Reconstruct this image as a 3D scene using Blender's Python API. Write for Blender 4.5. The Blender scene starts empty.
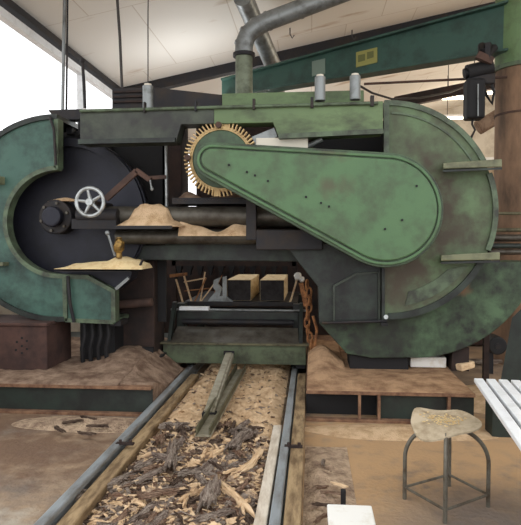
import bpy, bmesh, math, random
from mathutils import Vector, Matrix, noise
random.seed(7)
C = bpy.context.scene.collection
PI = math.pi
F, CX, CY, H = 586.0, 260.5, 262.5, 1.6
YAW, PITCH = math.atan(50.5/F), math.atan(22.5/F)
# ------------------------------------------------------------------ camera
cam = bpy.data.cameras.new('camera'); cam.sensor_fit = 'HORIZONTAL'; cam.sensor_width = 36
cam.lens = F*36/521.0; cam.clip_end = 200
co = bpy.data.objects.new('camera', cam); C.objects.link(co)
co.location = (0, 0, H); co.rotation_euler = (PI/2-PITCH, 0, YAW)
bpy.context.scene.camera = co
R = co.rotation_euler.to_matrix()
FWD, RT, UP = R@Vector((0, 0, -1)), R@Vector((1, 0, 0)), R@Vector((0, 1, 0))
def ray(px, py): return FWD*F + RT*(px-CX) + UP*(CY-py)
def P(px, py, Y):
    d = ray(px, py); return Vector((0, 0, H)) + d*(Y/d.y)
def G(px, py, z=0.0):
    d = ray(px, py); return Vector((0, 0, H)) + d*((z-H)/d.z)
def S(px, Y): return px*Y/F          # a length of px pixels at distance Y

# ------------------------------------------------------------------ materials
def lin(c):
    c = c/255.0
    return c/12.92 if c <= .04045 else ((c+.055)/1.055)**2.4
def rgb(r, g, b): return (lin(r), lin(g), lin(b), 1)
def mat(name, base, rough=.6, metal=0, grime=None, amt=.5, scale=4, stretch=(1, 1, 1), second=None, s2=.4,
        scale2=1.5, bump=.1, bscale=60, world=False, spec=.4):
    m = bpy.data.materials.new(name); m.use_nodes = True
    nt = m.node_tree; N = nt.nodes; L = nt.links
    b = N['Principled BSDF']; b.inputs['Roughness'].default_value = rough
    b.inputs['Metallic'].default_value = metal
    b.inputs['Specular IOR Level'].default_value = spec
    b.inputs['Base Color'].default_value = rgb(*base)
    tc = N.new('ShaderNodeTexCoord')
    mp = N.new('ShaderNodeMapping'); mp.inputs['Scale'].default_value = stretch
    if world:
        ge = N.new('ShaderNodeNewGeometry'); L.new(ge.outputs['Position'], mp.inputs['Vector']); src = ge.outputs['Position']
    else:
        L.new(tc.outputs['Object'], mp.inputs['Vector']); src = tc.outputs['Object']
    cur = None
    def layer(cur, col, sc, a, det=8, w=.12):
        n = N.new('ShaderNodeTexNoise'); n.inputs['Scale'].default_value = sc; n.inputs['Detail'].default_value = det
        n.inputs['Roughness'].default_value = .65
        L.new(mp.outputs[0], n.inputs['Vector'])
        r = N.new('ShaderNodeValToRGB'); t = .5+(.5-a)*.45
        r.color_ramp.elements[0].position = max(0, t-w); r.color_ramp.elements[1].position = min(1, t+w)
        L.new(n.outputs['Fac'], r.inputs['Fac'])
        x = N.new('ShaderNodeMix'); x.data_type = 'RGBA'
        L.new(r.outputs['Color'], x.inputs[0])
        if cur is None: x.inputs[6].default_value = rgb(*base)
        else: L.new(cur, x.inputs[6])
        x.inputs[7].default_value = rgb(*col)
        return x.outputs[2]
    if second: cur = layer(cur, second, scale2, s2, 4, .2)
    if grime: cur = layer(cur, grime, scale, amt)
    if cur is not None: L.new(cur, b.inputs['Base Color'])
    if bump:
        n = N.new('ShaderNodeTexNoise'); n.inputs['Scale'].default_value = bscale; n.inputs['Detail'].default_value = 6
        L.new(mp.outputs[0], n.inputs['Vector'])
        bp = N.new('ShaderNodeBump'); bp.inputs['Strength'].default_value = min(1, bump*2); bp.inputs['Distance'].default_value = .02*bump*5/ max(1, bscale/30)
        L.new(n.outputs['Fac'], bp.inputs['Height']); L.new(bp.outputs[0], b.inputs['Normal'])
    return m
def emis(name, col, s):
    m = bpy.data.materials.new(name); m.use_nodes = True
    b = m.node_tree.nodes['Principled BSDF']; b.inputs['Base Color'].default_value = (.8, .8, .8, 1)
    b.inputs['Emission Color'].default_value = rgb(*col); b.inputs['Emission Strength'].default_value = s
    return m
M = {}
M['left_green'] = mat('left_green', (60, 92, 82), .5, grime=(34, 50, 46), amt=.38, scale=3, second=(74, 104, 92), scale2=1.2)
M['beam_green'] = mat('beam_green', (108, 130, 88), .55, grime=(68, 74, 56), amt=.35, scale=2.5, stretch=(1, 1, 2), second=(90, 108, 76), scale2=.9)
M['beam_dark'] = mat('beam_dark', (66, 70, 62), .5, grime=(42, 43, 41), amt=.45, scale=2.5, second=(80, 90, 70), scale2=.9, s2=.35)
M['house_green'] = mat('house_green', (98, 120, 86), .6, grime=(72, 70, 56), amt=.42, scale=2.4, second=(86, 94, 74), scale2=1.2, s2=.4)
M['low_green'] = mat('low_green', (80, 104, 76), .6, grime=(38, 42, 36), amt=.5, scale=4.5, second=(60, 74, 56), scale2=2.2, s2=.5)
M['grimy_green'] = mat('grimy_green', (44, 52, 48), .5, grime=(28, 28, 28), amt=.55, scale=4, second=(62, 74, 62), scale2=2.2, s2=.35)
M['cover_green'] = mat('cover_green', (84, 116, 78), .45, grime=(70, 80, 58), amt=.3, scale=3.2, second=(76, 106, 74), scale2=1.6)
M['cover_edge'] = mat('cover_edge', (76, 98, 72), .5, grime=(50, 54, 44), amt=.45, scale=4)
M['bead_green'] = mat('bead_green', (92, 108, 84), .5, grime=(56, 58, 50), amt=.45, scale=6)
M['bead_dim'] = mat('bead_dim', (62, 70, 60), .5, grime=(40, 42, 40), amt=.45, scale=6)
M['bracket_green'] = mat('bracket_green', (122, 124, 96), .5, grime=(80, 82, 64), amt=.35, scale=5)
M['jib_green'] = mat('jib_green', (50, 80, 70), .5, grime=(34, 52, 46), amt=.35, scale=3)
M['column_green'] = mat('column_green', (100, 126, 86), .5, grime=(76, 82, 60), amt=.35, scale=3)
M['column_brown'] = mat('column_brown', (142, 112, 88), .8, grime=(92, 74, 60), amt=.4, scale=3, stretch=(1, 1, .3))
M['dark_steel'] = mat('dark_steel', (40, 39, 42), .6, .3, grime=(58, 48, 40), amt=.3, scale=5)
M['wheel_steel'] = mat('wheel_steel', (34, 35, 46), .5, .2, grime=(26, 26, 32), amt=.4, scale=3)
M['black_steel'] = mat('black_steel', (24, 23, 25), .7)
M['rust_dark'] = mat('rust_dark', (58, 42, 36), .8, grime=(34, 27, 26), amt=.5, scale=4)
M['dusty_rust'] = mat('dusty_rust', (136, 104, 80), .9, grime=(88, 60, 46), amt=.45, scale=9)
M['bar_grey'] = mat('bar_grey', (160, 154, 134), .5, .2, grime=(120, 112, 92), amt=.35, scale=9)
M['plank_pale'] = mat('plank_pale', (214, 204, 188), .8, grime=(176, 160, 140), amt=.4, scale=6, stretch=(3, .6, 3), spec=.2)
M['rust_brown'] = mat('rust_brown', (88, 66, 56), .85, grime=(60, 46, 42), amt=.45, scale=4)
M['rust_orange'] = mat('rust_orange', (168, 116, 72), .85, grime=(96, 60, 42), amt=.45, scale=14)
M['roller'] = mat('roller', (92, 88, 80), .45, .5, grime=(60, 52, 44), amt=.4, scale=6)
M['tan_blade'] = mat('tan_blade', (206, 178, 128), .7, grime=(160, 128, 88), amt=.3, scale=8)
M['silver'] = mat('silver', (176, 180, 180), .35, .6, grime=(120, 120, 116), amt=.3, scale=12)
M['galv'] = mat('galv', (138, 142, 142), .45, .5, grime=(98, 98, 96), amt=.3, scale=8)
M['duct_low'] = mat('duct_low', (122, 130, 110), .5, .3, grime=(80, 84, 70), amt=.4, scale=6)
M['rail_steel'] = mat('rail_steel', (158, 164, 168), .4, .25, grime=(112, 108, 102), amt=.35, scale=9, stretch=(1, .25, 1))
M['olive'] = mat('olive', (104, 100, 76), .6, .2, grime=(64, 58, 44), amt=.4, scale=9)
M['carriage_green'] = mat('carriage_green', (88, 98, 74), .6, grime=(58, 58, 46), amt=.4, scale=6)
M['plinth_green'] = mat('plinth_green', (36, 46, 40), .55, grime=(26, 28, 26), amt=.45, scale=4, second=(50, 54, 50), s2=.3)
M['sawdust'] = mat('sawdust', (218, 188, 152), .95, grime=(182, 148, 112), amt=.4, scale=9, bump=.5, bscale=90, spec=.1)
M['sawdust_pale'] = mat('sawdust_pale', (232, 208, 160), .95, grime=(206, 172, 122), amt=.3, scale=14, bump=.4, bscale=120, spec=.1)
M['sawdust_tan'] = mat('sawdust_tan', (192, 156, 122), .95, grime=(138, 106, 82), amt=.45, scale=5, bump=.5, bscale=90, spec=.1)
M['sawdust_dusty'] = mat('sawdust_dusty', (164, 140, 120), .95, grime=(112, 90, 76), amt=.5, scale=6, bump=.5, bscale=90, spec=.1)
M['litter'] = mat('litter', (204, 178, 152), .95, grime=(146, 122, 104), amt=.45, scale=10, second=(214, 188, 158), scale2=2.5, s2=.45, bump=.8, bscale=60, spec=.1)
M['bark_dark'] = mat('bark_dark', (146, 124, 108), .9, grime=(84, 68, 60), amt=.5, scale=9, stretch=(.6, 5, 5), bump=1, bscale=30, spec=.1)
M['bark_grey'] = mat('bark_grey', (206, 188, 172), .9, grime=(140, 120, 108), amt=.5, scale=9, stretch=(.6, 5, 5), bump=1, bscale=30, spec=.1)
M['bark_red'] = mat('bark_red', (196, 166, 142), .9, grime=(140, 106, 86), amt=.5, scale=9, stretch=(.6, 5, 5), bump=1, bscale=30, spec=.1)
M['pale_wood'] = mat('pale_wood', (220, 192, 156), .8, grime=(184, 152, 118), amt=.4, scale=6, stretch=(.6, 5, 5), spec=.2)
M['timber'] = mat('timber', (170, 146, 112), .85, grime=(110, 90, 68), amt=.5, scale=6, stretch=(3, .6, 3), spec=.15)
M['cant_side'] = mat('cant_side', (226, 206, 168), .8, grime=(196, 166, 122), amt=.35, scale=6, stretch=(3, .6, 3), spec=.2)
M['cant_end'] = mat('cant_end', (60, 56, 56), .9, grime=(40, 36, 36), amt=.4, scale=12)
M['white_metal'] = mat('white_metal', (232, 234, 236), .35, grime=(205, 206, 206), amt=.25, scale=8, bump=.02)
M['white_plastic'] = mat('white_plastic', (240, 238, 232), .4, grime=(214, 204, 186), amt=.2, scale=9, bump=.02)
M['stool_metal'] = mat('stool_metal', (112, 108, 98), .5, .4, grime=(80, 68, 54), amt=.4, scale=10)
M['stool_seat'] = mat('stool_seat', (196, 180, 154), .6, grime=(150, 132, 106), amt=.4, scale=9)
M['cream'] = mat('cream', (218, 210, 194), .7)
M['yellow_sign'] = mat('yellow_sign', (142, 138, 76), .5)
M['yellow_mark'] = mat('yellow_mark', (96, 98, 54), .5)
M['sign_grey'] = mat('sign_grey', (112, 128, 116), .5)
M['pink_brown'] = mat('pink_brown', (80, 57, 50), .85, grime=(56, 41, 38), amt=.45, scale=4)
M['rubber'] = mat('rubber', (22, 22, 24), .6)
M['cable'] = mat('cable', (60, 56, 54), .6)
M['lamp'] = emis('lamp', (255, 236, 200), 9)
M['brass'] = mat('brass', (150, 118, 62), .5, .5, grime=(70, 54, 34), amt=.4, scale=20)

def stain_or_shade(name, spots, col, k=.8, flat=False):
    m = M[name]; nt = m.node_tree; N = nt.nodes; L = nt.links; b = N['Principled BSDF']; cur = b.inputs['Base Color'].links[0].from_socket
    ge = N.new('ShaderNodeNewGeometry'); n = N.new('ShaderNodeTexNoise'); n.inputs['Scale'].default_value = 7; n.inputs['Detail'].default_value = 8
    L.new(ge.outputs['Position'], n.inputs['Vector'])
    for p, rx, rz in spots:
        mp = N.new('ShaderNodeMapping'); mp.inputs['Location'].default_value = (-p.x/rx, -p.y/rz if flat else 0, 0 if flat else -p.z/rz); mp.inputs['Scale'].default_value = (1/rx, 1/rz if flat else 0, 0 if flat else 1/rz)
        L.new(ge.outputs['Position'], mp.inputs['Vector'])
        ln = N.new('ShaderNodeVectorMath'); ln.operation = 'LENGTH'; L.new(mp.outputs[0], ln.inputs[0])
        ad = N.new('ShaderNodeMath'); ad.operation = 'MULTIPLY_ADD'; ad.inputs[1].default_value = 2.2; L.new(n.outputs['Fac'], ad.inputs[0]); L.new(ln.outputs['Value'], ad.inputs[2])
        mr = N.new('ShaderNodeMapRange'); mr.inputs['From Min'].default_value = 2.15; mr.inputs['From Max'].default_value = 1.4; mr.inputs['To Max'].default_value = k
        L.new(ad.outputs[0], mr.inputs['Value'])
        x = N.new('ShaderNodeMix'); x.data_type = 'RGBA'; L.new(mr.outputs[0], x.inputs[0]); L.new(cur, x.inputs[6]); x.inputs[7].default_value = rgb(*col); cur = x.outputs[2]
    L.new(cur, b.inputs['Base Color'])
stain_or_shade('cover_green', [(P(336, 146, 5.38), .16, .12), (P(335, 187, 5.38), .18, .13)], (82, 76, 58))
stain_or_shade('house_green', [(P(432, 215, 5.8), .35, .75), (P(388, 262, 5.8), .6, .4)], (72, 62, 50), .95)  # brown-grey shadow around the drive cover, painted into the housing colour
stain_or_shade('low_green', [(P(452, 289, 5.98), .22, .08)], (134, 94, 66)); stain_or_shade('low_green', [(P(385, 330, 5.98), .5, .35)], (40, 40, 36), .7)
stain_or_shade('beam_dark', [(P(160, 122, 5.62), .35, .12)], (44, 42, 42))
# ------------------------------------------------------------------ mesh builder
def rootmat(p):
    while p is not None and p.parent is not None: p = p.parent
    if p is None: return Matrix.Identity(4)
    return Matrix.LocRotScale(p.location, p.rotation_euler, None)
class MB:
    def __init__(s): s.bm = bmesh.new()
    def face(s, vs):
        try: return s.bm.faces.new(vs)
        except ValueError: return None
    def box(s, a, b, rz=0, rx=0, ry=0):
        a, b = Vector(a), Vector(b); c = (a+b)/2; h = (b-a)/2
        Rm = Matrix.Rotation(rz, 3, 'Z')@Matrix.Rotation(ry, 3, 'Y')@Matrix.Rotation(rx, 3, 'X')
        v = [s.bm.verts.new(c+Rm@Vector((h.x*i, h.y*j, h.z*k))) for i in (-1, 1) for j in (-1, 1) for k in (-1, 1)]
        for q in ((0, 1, 3, 2), (4, 6, 7, 5), (0, 4, 5, 1), (2, 3, 7, 6), (0, 2, 6, 4), (1, 5, 7, 3)): s.face([v[i] for i in q])
        return s
    def hexa(s, p):   # 8 corners: 4 near loop, 4 far loop
        v = [s.bm.verts.new(Vector(q)) for q in p]
        for q in ((0, 1, 2, 3), (7, 6, 5, 4), (0, 4, 5, 1), (1, 5, 6, 2), (2, 6, 7, 3), (3, 7, 4, 0)): s.face([v[i] for i in q])
        return s
    def prism(s, pts, y0, y1):        # pts: (x,z) outline, extruded along Y
        a = [s.bm.verts.new((x, y0, z)) for x, z in pts]; b = [s.bm.verts.new((x, y1, z)) for x, z in pts]
        s.face(a); s.face(b[::-1]); n = len(pts)
        for i in range(n): s.face([a[i], b[i], b[(i+1) % n], a[(i+1) % n]])
        return s
    def strip(s, pts, w, y0, y1, closed=False):   # a band of width w following an (x,z) line
        n = len(pts); P2 = [Vector((x, z)) for x, z in pts]; rings = []
        for i in range(n):
            p = P2[i]; q0 = P2[(i-1) % n] if (closed or i > 0) else p; q1 = P2[(i+1) % n] if (closed or i < n-1) else p
            t = (q1-q0)
            if t.length < 1e-9: t = Vector((1, 0))
            t.normalize(); nn = Vector((-t.y, t.x))*w/2
            rings.append([s.bm.verts.new(q) for q in ((p.x+nn.x, y0, p.y+nn.y), (p.x-nn.x, y0, p.y-nn.y), (p.x-nn.x, y1, p.y-nn.y), (p.x+nn.x, y1, p.y+nn.y))])
        m = n if closed else n-1
        for i in range(m):
            a, b = rings[i], rings[(i+1) % n]
            for k in range(4): s.face([a[k], a[(k+1) % 4], b[(k+1) % 4], b[k]])
        if not closed: s.face(rings[0]); s.face(rings[-1][::-1])
        return s
    def tube(s, pts, r, n=12, closed=False, cap=True):
        pts = [Vector(p) for p in pts]; N = len(pts); rr = r if isinstance(r, (list, tuple)) else [r]*N
        rings = []; prev = None
        for i in range(N):
            q0 = pts[(i-1) % N] if (closed or i > 0) else pts[i]; q1 = pts[(i+1) % N] if (closed or i < N-1) else pts[i]
            t = (q1-q0).normalized()
            if prev is None:
                u = t.cross(Vector((0, 0, 1)));
                if u.length < .1: u = t.cross(Vector((0, 1, 0)))
            else: u = prev-t*prev.dot(t)
            u.normalize(); prev = u; w = t.cross(u)
            rings.append([s.bm.verts.new(pts[i]+(u*math.cos(2*PI*k/n)+w*math.sin(2*PI*k/n))*rr[i]) for k in range(n)])
        for i in range(N if closed else N-1):
            a, b = rings[i], rings[(i+1) % N]
            for k in range(n): s.face([a[k], a[(k+1) % n], b[(k+1) % n], b[k]])
        if cap and not closed: s.face(rings[0][::-1]); s.face(rings[-1])
        return s
    def cyl(s, a, b, r, n=24): return s.tube([a, b], r, n)
    def bar(s, a, b, w, h):           # rectangular bar from a to b
        a, b = Vector(a), Vector(b); t = (b-a).normalized(); u = t.cross(Vector((0, 0, 1)))
        if u.length < .05: u = Vector((1, 0, 0))
        u.normalize(); v = u.cross(t); u = u*w/2; v = v*h/2
        return s.hexa([a+u+v, a-u+v, a-u-v, a+u-v, b+u+v, b-u+v, b-u-v, b+u-v])
    def ball(s, c, r, sc=(1, 1, 1), jit=0, sub=2):
        g = bmesh.ops.create_icosphere(s.bm, subdivisions=sub, radius=1)
        for v in g['verts']:
            d = 1+(noise.noise(v.co*2.3+Vector(c))*jit if jit else 0)
            v.co = Vector((v.co.x*sc[0], v.co.y*sc[1], v.co.z*sc[2]))*r*d+Vector(c)
        return s
    def build(s, name, m, parent=None, bevel=0, smooth=False, origin=None, seg=2):
        bm = s.bm; bmesh.ops.recalc_face_normals(bm, faces=bm.faces)
        me = bpy.data.meshes.new(name)
        if parent is not None: bm.transform(rootmat(parent).inverted())
        else:
            if origin is None:
                xs = [v.co for v in bm.verts]
                origin = Vector(((min(v.x for v in xs)+max(v.x for v in xs))/2, (min(v.y for v in xs)+max(v.y for v in xs))/2, min(v.z for v in xs)))
            bm.transform(Matrix.Translation(-Vector(origin)))
        bm.to_mesh(me); bm.free(); me.materials.append(m if not isinstance(m, str) else M[m])
        o = bpy.data.objects.new(name, me); C.objects.link(o)
        if parent is not None: o.parent = parent
        else: o.location = origin
        if bevel:
            mo = o.modifiers.new('bevel', 'BEVEL'); mo.width = bevel; mo.segments = seg; mo.limit_method = 'ANGLE'; mo.angle_limit = .6
        if smooth:
            for p in me.polygons: p.use_smooth = True
            try: me.set_sharp_from_angle(angle=.7)
            except Exception: pass
        return o
def tag(o, label=None, cat=None, group=None, kind=None):
    if label: o['label'] = label
    if cat: o['category'] = cat
    if group: o['group'] = group
    if kind: o['kind'] = kind
    return o
def thing(name, loc, label, cat, group=None, rz=0):
    o = bpy.data.objects.new(name, None); C.objects.link(o); o.empty_display_size = .1
    o.location = loc; o.rotation_euler = (0, 0, rz)
    return tag(o, label, cat, group)
def struct(name, mb, m, parent=None, **k):
    o = mb.build(name, m, parent, **k)
    if parent is None: o['kind'] = 'structure'
    return o
def copy_tree(o, parent=None):
    c = o.copy(); C.objects.link(c)
    if parent: c.parent = parent
    for ch in list(o.children): copy_tree(ch, c)
    return c
def arc(cx, cy, r, a0, a1, n=32):     # pixel arc, degrees, 0 = right, 90 = up
    return [(cx+r*math.cos(math.radians(a0+(a1-a0)*i/n)), cy-r*math.sin(math.radians(a0+(a1-a0)*i/n))) for i in range(n+1)]
def XZ(pts, Y): return [((p := P(x, y, Y)).x, p.z) for x, y in pts]
def circ(c, r, Y, n=48, a0=0): return [(c.x+r*math.cos(a0+2*PI*k/n), c.z+r*math.sin(a0+2*PI*k/n)) for k in range(n)]

# ================================================================== SETTING
SL = .2; XL = -3.6; YE = 21.0
def cz(x): return 4.5+(x-XL)*SL
# floor
m = M['floor'] = mat('floor', (140, 120, 102), .9, grime=(168, 144, 118), amt=.45, scale=1.6, second=(118, 108, 100), scale2=.7, s2=.45,
                     bump=.25, bscale=28, world=True, spec=.15)
stain_or_shade('floor', [(Vector((.7, 4.6, 0)), 1.6, 1.1), (Vector((1.9, 4.6, 0)), 1.2, 1.2), (Vector((.2, 3.9, 0)), .7, 1.2)], (184, 150, 112), .85, True)
stain_or_shade('floor', [(Vector((1.1, 3.1, 0)), .8, .8), (Vector((2.0, 2.6, 0)), 1, 1)], (128, 118, 112), .8, True)
stain_or_shade('floor', [(Vector((-2.2, 4.2, 0)), 1.2, .7), (Vector((-3, 4.9, 0)), 1.5, .5)], (112, 88, 72), .8, True)
stain_or_shade('floor', [(Vector((-1.9, 3.0, 0)), .5, .35)], (176, 168, 154), .8, True)
struct('floor', MB().box((-14, -6, -.1), (14, YE+1, 0)), m)
# ceiling: sloping lined roof with stains
mc = bpy.data.materials.new('ceiling'); mc.use_nodes = True
nt = mc.node_tree; N = nt.nodes; L = nt.links; b = N['Principled BSDF']; b.inputs['Roughness'].default_value = .8
ge = N.new('ShaderNodeNewGeometry')
mp = N.new('ShaderNodeMapping'); mp.inputs['Scale'].default_value = (.55, 1.6, .55); mp.inputs['Rotation'].default_value = (0, 0, .5)
L.new(ge.outputs['Position'], mp.inputs['Vector'])
n1 = N.new('ShaderNodeTexNoise'); n1.inputs['Scale'].default_value = 1.5; n1.inputs['Detail'].default_value = 7; L.new(mp.outputs[0], n1.inputs['Vector'])
r1 = N.new('ShaderNodeValToRGB'); r1.color_ramp.elements[0].position = .64; r1.color_ramp.elements[1].position = .8; L.new(n1.outputs['Fac'], r1.inputs['Fac'])
mx = N.new('ShaderNodeMix'); mx.data_type = 'RGBA'; L.new(r1.outputs[0], mx.inputs[0])
mx.inputs[6].default_value = rgb(240, 236, 228); mx.inputs[7].default_value = rgb(176, 146, 112)
br = N.new('ShaderNodeTexBrick'); br.inputs['Scale'].default_value = 1; br.inputs['Mortar Size'].default_value = .008
br.inputs['Brick Width'].default_value = 1.2; br.inputs['Row Height'].default_value = 2.6; br.inputs['Color1'].default_value = (1, 1, 1, 1)
br.inputs['Color2'].default_value = (.95, .95, .95, 1); br.inputs['Mortar'].default_value = (.78, .74, .7, 1); L.new(ge.outputs['Position'], br.inputs['Vector'])
mm = N.new('ShaderNodeMix'); mm.data_type = 'RGBA'; mm.blend_type = 'MULTIPLY'; mm.inputs[0].default_value = 1
L.new(mx.outputs[2], mm.inputs[6]); L.new(br.outputs['Color'], mm.inputs[7]); L.new(mm.outputs[2], b.inputs['Base Color'])
M['ceiling'] = mc
struct('ceiling', MB().prism([(XL-.3, cz(XL-.3)), (12, cz(12)), (12, cz(12)+.15), (XL-.3, cz(XL-.3)+.15)], 3.2, YE+.2), mc)
# dark eave beam, roof rafters
def rafter(name, Y, h, w=.18):
    return struct(name, MB().prism([(XL-.1, cz(XL-.1)-.002), (12, cz(12)-.002), (12, cz(12)-h), (XL-.1, cz(XL-.1)-h)], Y, Y+w), M['dark_steel'])
struct('trim_1', MB().box((XL-.16, 3.2, cz(XL)-.12), (XL+.02, YE, cz(XL)-.03)), M['dark_steel'])
rafter('trim_2', 11.0, .18)
# left wall: low sill wall, slender posts and panes of window
M['wall'] = mat('wall', (208, 202, 190), .85, grime=(170, 160, 146), amt=.3, scale=2)
struct('wall_left', MB().box((XL-.16, 3.2, 0), (XL, YE, 1.0)), M['wall'])
gl = bpy.data.materials.new('pane_glass'); gl.use_nodes = True
nt = gl.node_tree; nt.nodes.clear(); o_ = nt.nodes.new('ShaderNodeOutputMaterial'); t_ = nt.nodes.new('ShaderNodeBsdfTransparent'); g_ = nt.nodes.new('ShaderNodeBsdfGlossy')
x_ = nt.nodes.new('ShaderNodeMixShader'); x_.inputs[0].default_value = .05; g_.inputs['Roughness'].default_value = .05
nt.links.new(t_.outputs[0], x_.inputs[1]); nt.links.new(g_.outputs[0], x_.inputs[2]); nt.links.new(x_.outputs[0], o_.inputs[0])
for i, (a, b_) in enumerate([(3.2, 9.2), (9.2, 15.0), (15.0, YE)]):
    w = struct('window_%d' % (i+1), MB().box((XL-.12, a, 1.0), (XL-.02, a+.07, cz(XL)-.17)).box((XL-.12, b_-.07, 1.0), (XL-.02, b_, cz(XL)-.17))
               .box((XL-.12, a+.07, 1.0), (XL-.02, b_-.07, 1.06)).box((XL-.12, a+.07, cz(XL)-.27), (XL-.02, b_-.07, cz(XL)-.17)), M['white_metal'])
    p = MB().box((XL-.075, a+.07, 1.06), (XL-.065, b_-.07, cz(XL)-.27)).build('pane', gl, w)
# back wall with a wide window band on the right
zt = 3.3
struct('wall_back', MB().box((XL-.2, YE, 0), (5.2, YE+.15, cz(XL-.2))).prism([(XL-.2, cz(XL-.2)), (12, cz(XL-.2)), (12, cz(12)), (XL-.2, cz(XL-.2)+.001)], YE, YE+.15)
       .box((5.2, YE, 0), (12, YE+.15, 2.2)).box((9.5, YE, 2.2), (12, YE+.15, cz(XL-.2))), M['wall'])
w = struct('window_4', MB().box((5.2, YE, 2.2), (9.5, YE+.12, 2.28)).box((5.2, YE, 4.3), (9.5, YE+.12, cz(XL-.2))).box((5.2, YE, 2.28), (5.28, YE+.12, 4.3))
           .box((9.42, YE, 2.28), (9.5, YE+.12, 4.3)).box((7.3, YE, 2.28), (7.38, YE+.12, 4.3)), M['white_metal'])
MB().box((5.28, YE+.05, 2.28), (9.42, YE+.06, 4.3)).build('pane', gl, w)
struct('wall_right', MB().box((12, 3.2, 0), (12.2, YE, cz(12))), M['wall'])

# ================================================================== FOUNDATIONS AND TRACK
YP, ZP = 5.15, .27
def plinth(name, x0, x1, y1, label, stiff, rear=None, pocket=None):
    t = thing(name, ((x0+x1)/2, YP, 0), label, 'foundation')
    xp = pocket or x0
    if pocket: MB().box((x0, YP+.22, .0), (pocket, y1, ZP-.03)).build('pocket_web', 'black_steel', t)
    ym = YP+.07 if rear else y1
    MB().box((xp, YP+.05, .0), (x1, max(ym, YP+.065), ZP-.03)).build('web', 'plinth_green', t)
    MB().box((x0, YP, ZP-.03), (x1, ym, ZP)).build('top_flange', 'dusty_rust', t, bevel=.004)
    if rear: MB().box((x0, ym, 0), (rear, y1, ZP)).build('rear_block', 'plinth_green', t)
    MB().box((x0, YP-.02, 0), (x1, YP+.05, .025)).build('bottom_flange', 'dusty_rust', t, bevel=.004)
    for x in stiff: MB().box((x-.012, YP+.004, .025), (x+.012, YP+.05, ZP-.03)).build('stiffener', 'dusty_rust', t)
    return t
plinth('steel_plinth', -3.58, -1.44, 8.2, 'dark green steel foundation beam left of the rails carrying the saw', [], rear=-1.75)
tp = plinth('steel_plinth', -.04, 1.42, 8.2, 'dark green steel foundation beam with a pocket behind the stool', [.43, .6, 1.2], pocket=.6)

def rail(x, label):
    t = thing('track_rail', (x, 5, 0), label, 'rail')
    MB().box((x-.04, 2.0, .0), (x+.04, 9.5, .02)).build('foot', 'rail_steel', t)
    MB().box((x-.012, 2.0, .02), (x+.012, 9.5, .09)).build('web', 'rail_steel', t)
    MB().box((x-.03, 2.0, .085), (x+.03, 9.5, .125)).build('head', 'rail_steel', t, bevel=.008)
    return t
XRL, XRR = -1.405, -.185
rail(XRL, 'grey steel rail on the left of the litter, shiny on top')
rail(XRR, 'grey steel rail on the right of the litter, beside the stool')
tag(MB().box((XRL+.05, 2.0, 0), (XRL+.145, 6.5, .085)).build('timber_baulk', 'timber', bevel=.01), 'long yellowish timber baulk along the inner side of the left rail', 'timber')
tag(MB().box((XRR+.043, 2.0, 0), (XRR+.137, 6.5, .115)).build('timber_baulk', 'timber', bevel=.01), 'long yellowish timber baulk along the outer side of the right rail', 'timber')
tag(MB().box((XRR-.115, 2.2, .0), (XRR-.045, 4.7, .1)).build('pale_plank', 'plank_pale', bevel=.008), 'pale dusty plank set on edge along the inner side of the right rail', 'plank')
for x, y, l in ((XRR+.06, 4.15, 'small rusty clamp bolted over the right rail and its timber'), (XRL+.06, 4.1, 'small rusty clamp bolted over the left rail and its timber')):
    t = thing('rail_clamp', (x, y, .12), l, 'clamp')
    MB().box((x-.06, y-.02, .117), (x+.07, y+.02, .13)).build('plate', 'rust_dark', t)
    for dx in (-.03, .045): MB().cyl((x+dx, y, .13), (x+dx, y, .15), .012, 6).build('bolt', 'rust_dark', t)

# ---- litter between the rails
def hf(name, x0, x1, y0, y1, f, m, nx=60, ny=160, bottom=0.0, origin=None):
    mb = MB(); bm = mb.bm
    g = [[bm.verts.new((x0+(x1-x0)*i/nx, y0+(y1-y0)*j/ny, max(bottom+.002, f(x0+(x1-x0)*i/nx, y0+(y1-y0)*j/ny)))) for j in range(ny+1)] for i in range(nx+1)]
    for i in range(nx):
        for j in range(ny): mb.face([g[i][j], g[i+1][j], g[i+1][j+1], g[i][j+1]])
    edge = [g[i][0] for i in range(nx+1)]+[g[nx][j] for j in range(1, ny+1)]+[g[i][ny] for i in range(nx-1, -1, -1)]+[g[0][j] for j in range(ny-1, 0, -1)]
    lo = [bm.verts.new((v.co.x, v.co.y, bottom)) for v in edge]; n = len(edge)
    for i in range(n): mb.face([edge[i], lo[i], lo[(i+1) % n], edge[(i+1) % n]])
    mb.face(lo)
    return mb.build(name, m, smooth=True)
def nz(x, y, s, k=0): return noise.noise(Vector((x*s, y*s, k)))
LX0, LX1 = XRL+.15, XRR-.057
def litter(x, y):
    e = min(1, (x-LX0)/.12, (LX1-x)/.12); e = max(0, e)
    return .015+e*(.055+.04*nz(x, y, 2.6, 1)+.028*nz(x, y, 9, 3)+.016*nz(x, y, 26, 5))
tag(hf('litter_bed', LX0, LX1, 2.2, 8.4, litter, M['litter'], 90, 420), 'bed of sawdust and bark litter filling the space between the rails', 'sawdust', kind='stuff')
def litz(x, y): return litter(x, y)
def spill(x, y):
    c = 4.6+.5*nz(x, 0, 2.5, 7)+.9*(x-LX0)*0
    k = max(-1, min(1, (y-c)/.6))+.5*nz(x, y, 3.5, 12)
    return litter(x, y)-.02+.045*max(0, min(1, k+.45))+.004*nz(x, y, 40, 2)
tag(hf('sawdust_spill', LX0+.01, LX1-.01, 3.8, 8.0, spill, M['sawdust'], 80, 260), 'pale sawdust drift covering the far part of the litter before the carriage', 'sawdust', kind='stuff')
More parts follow.
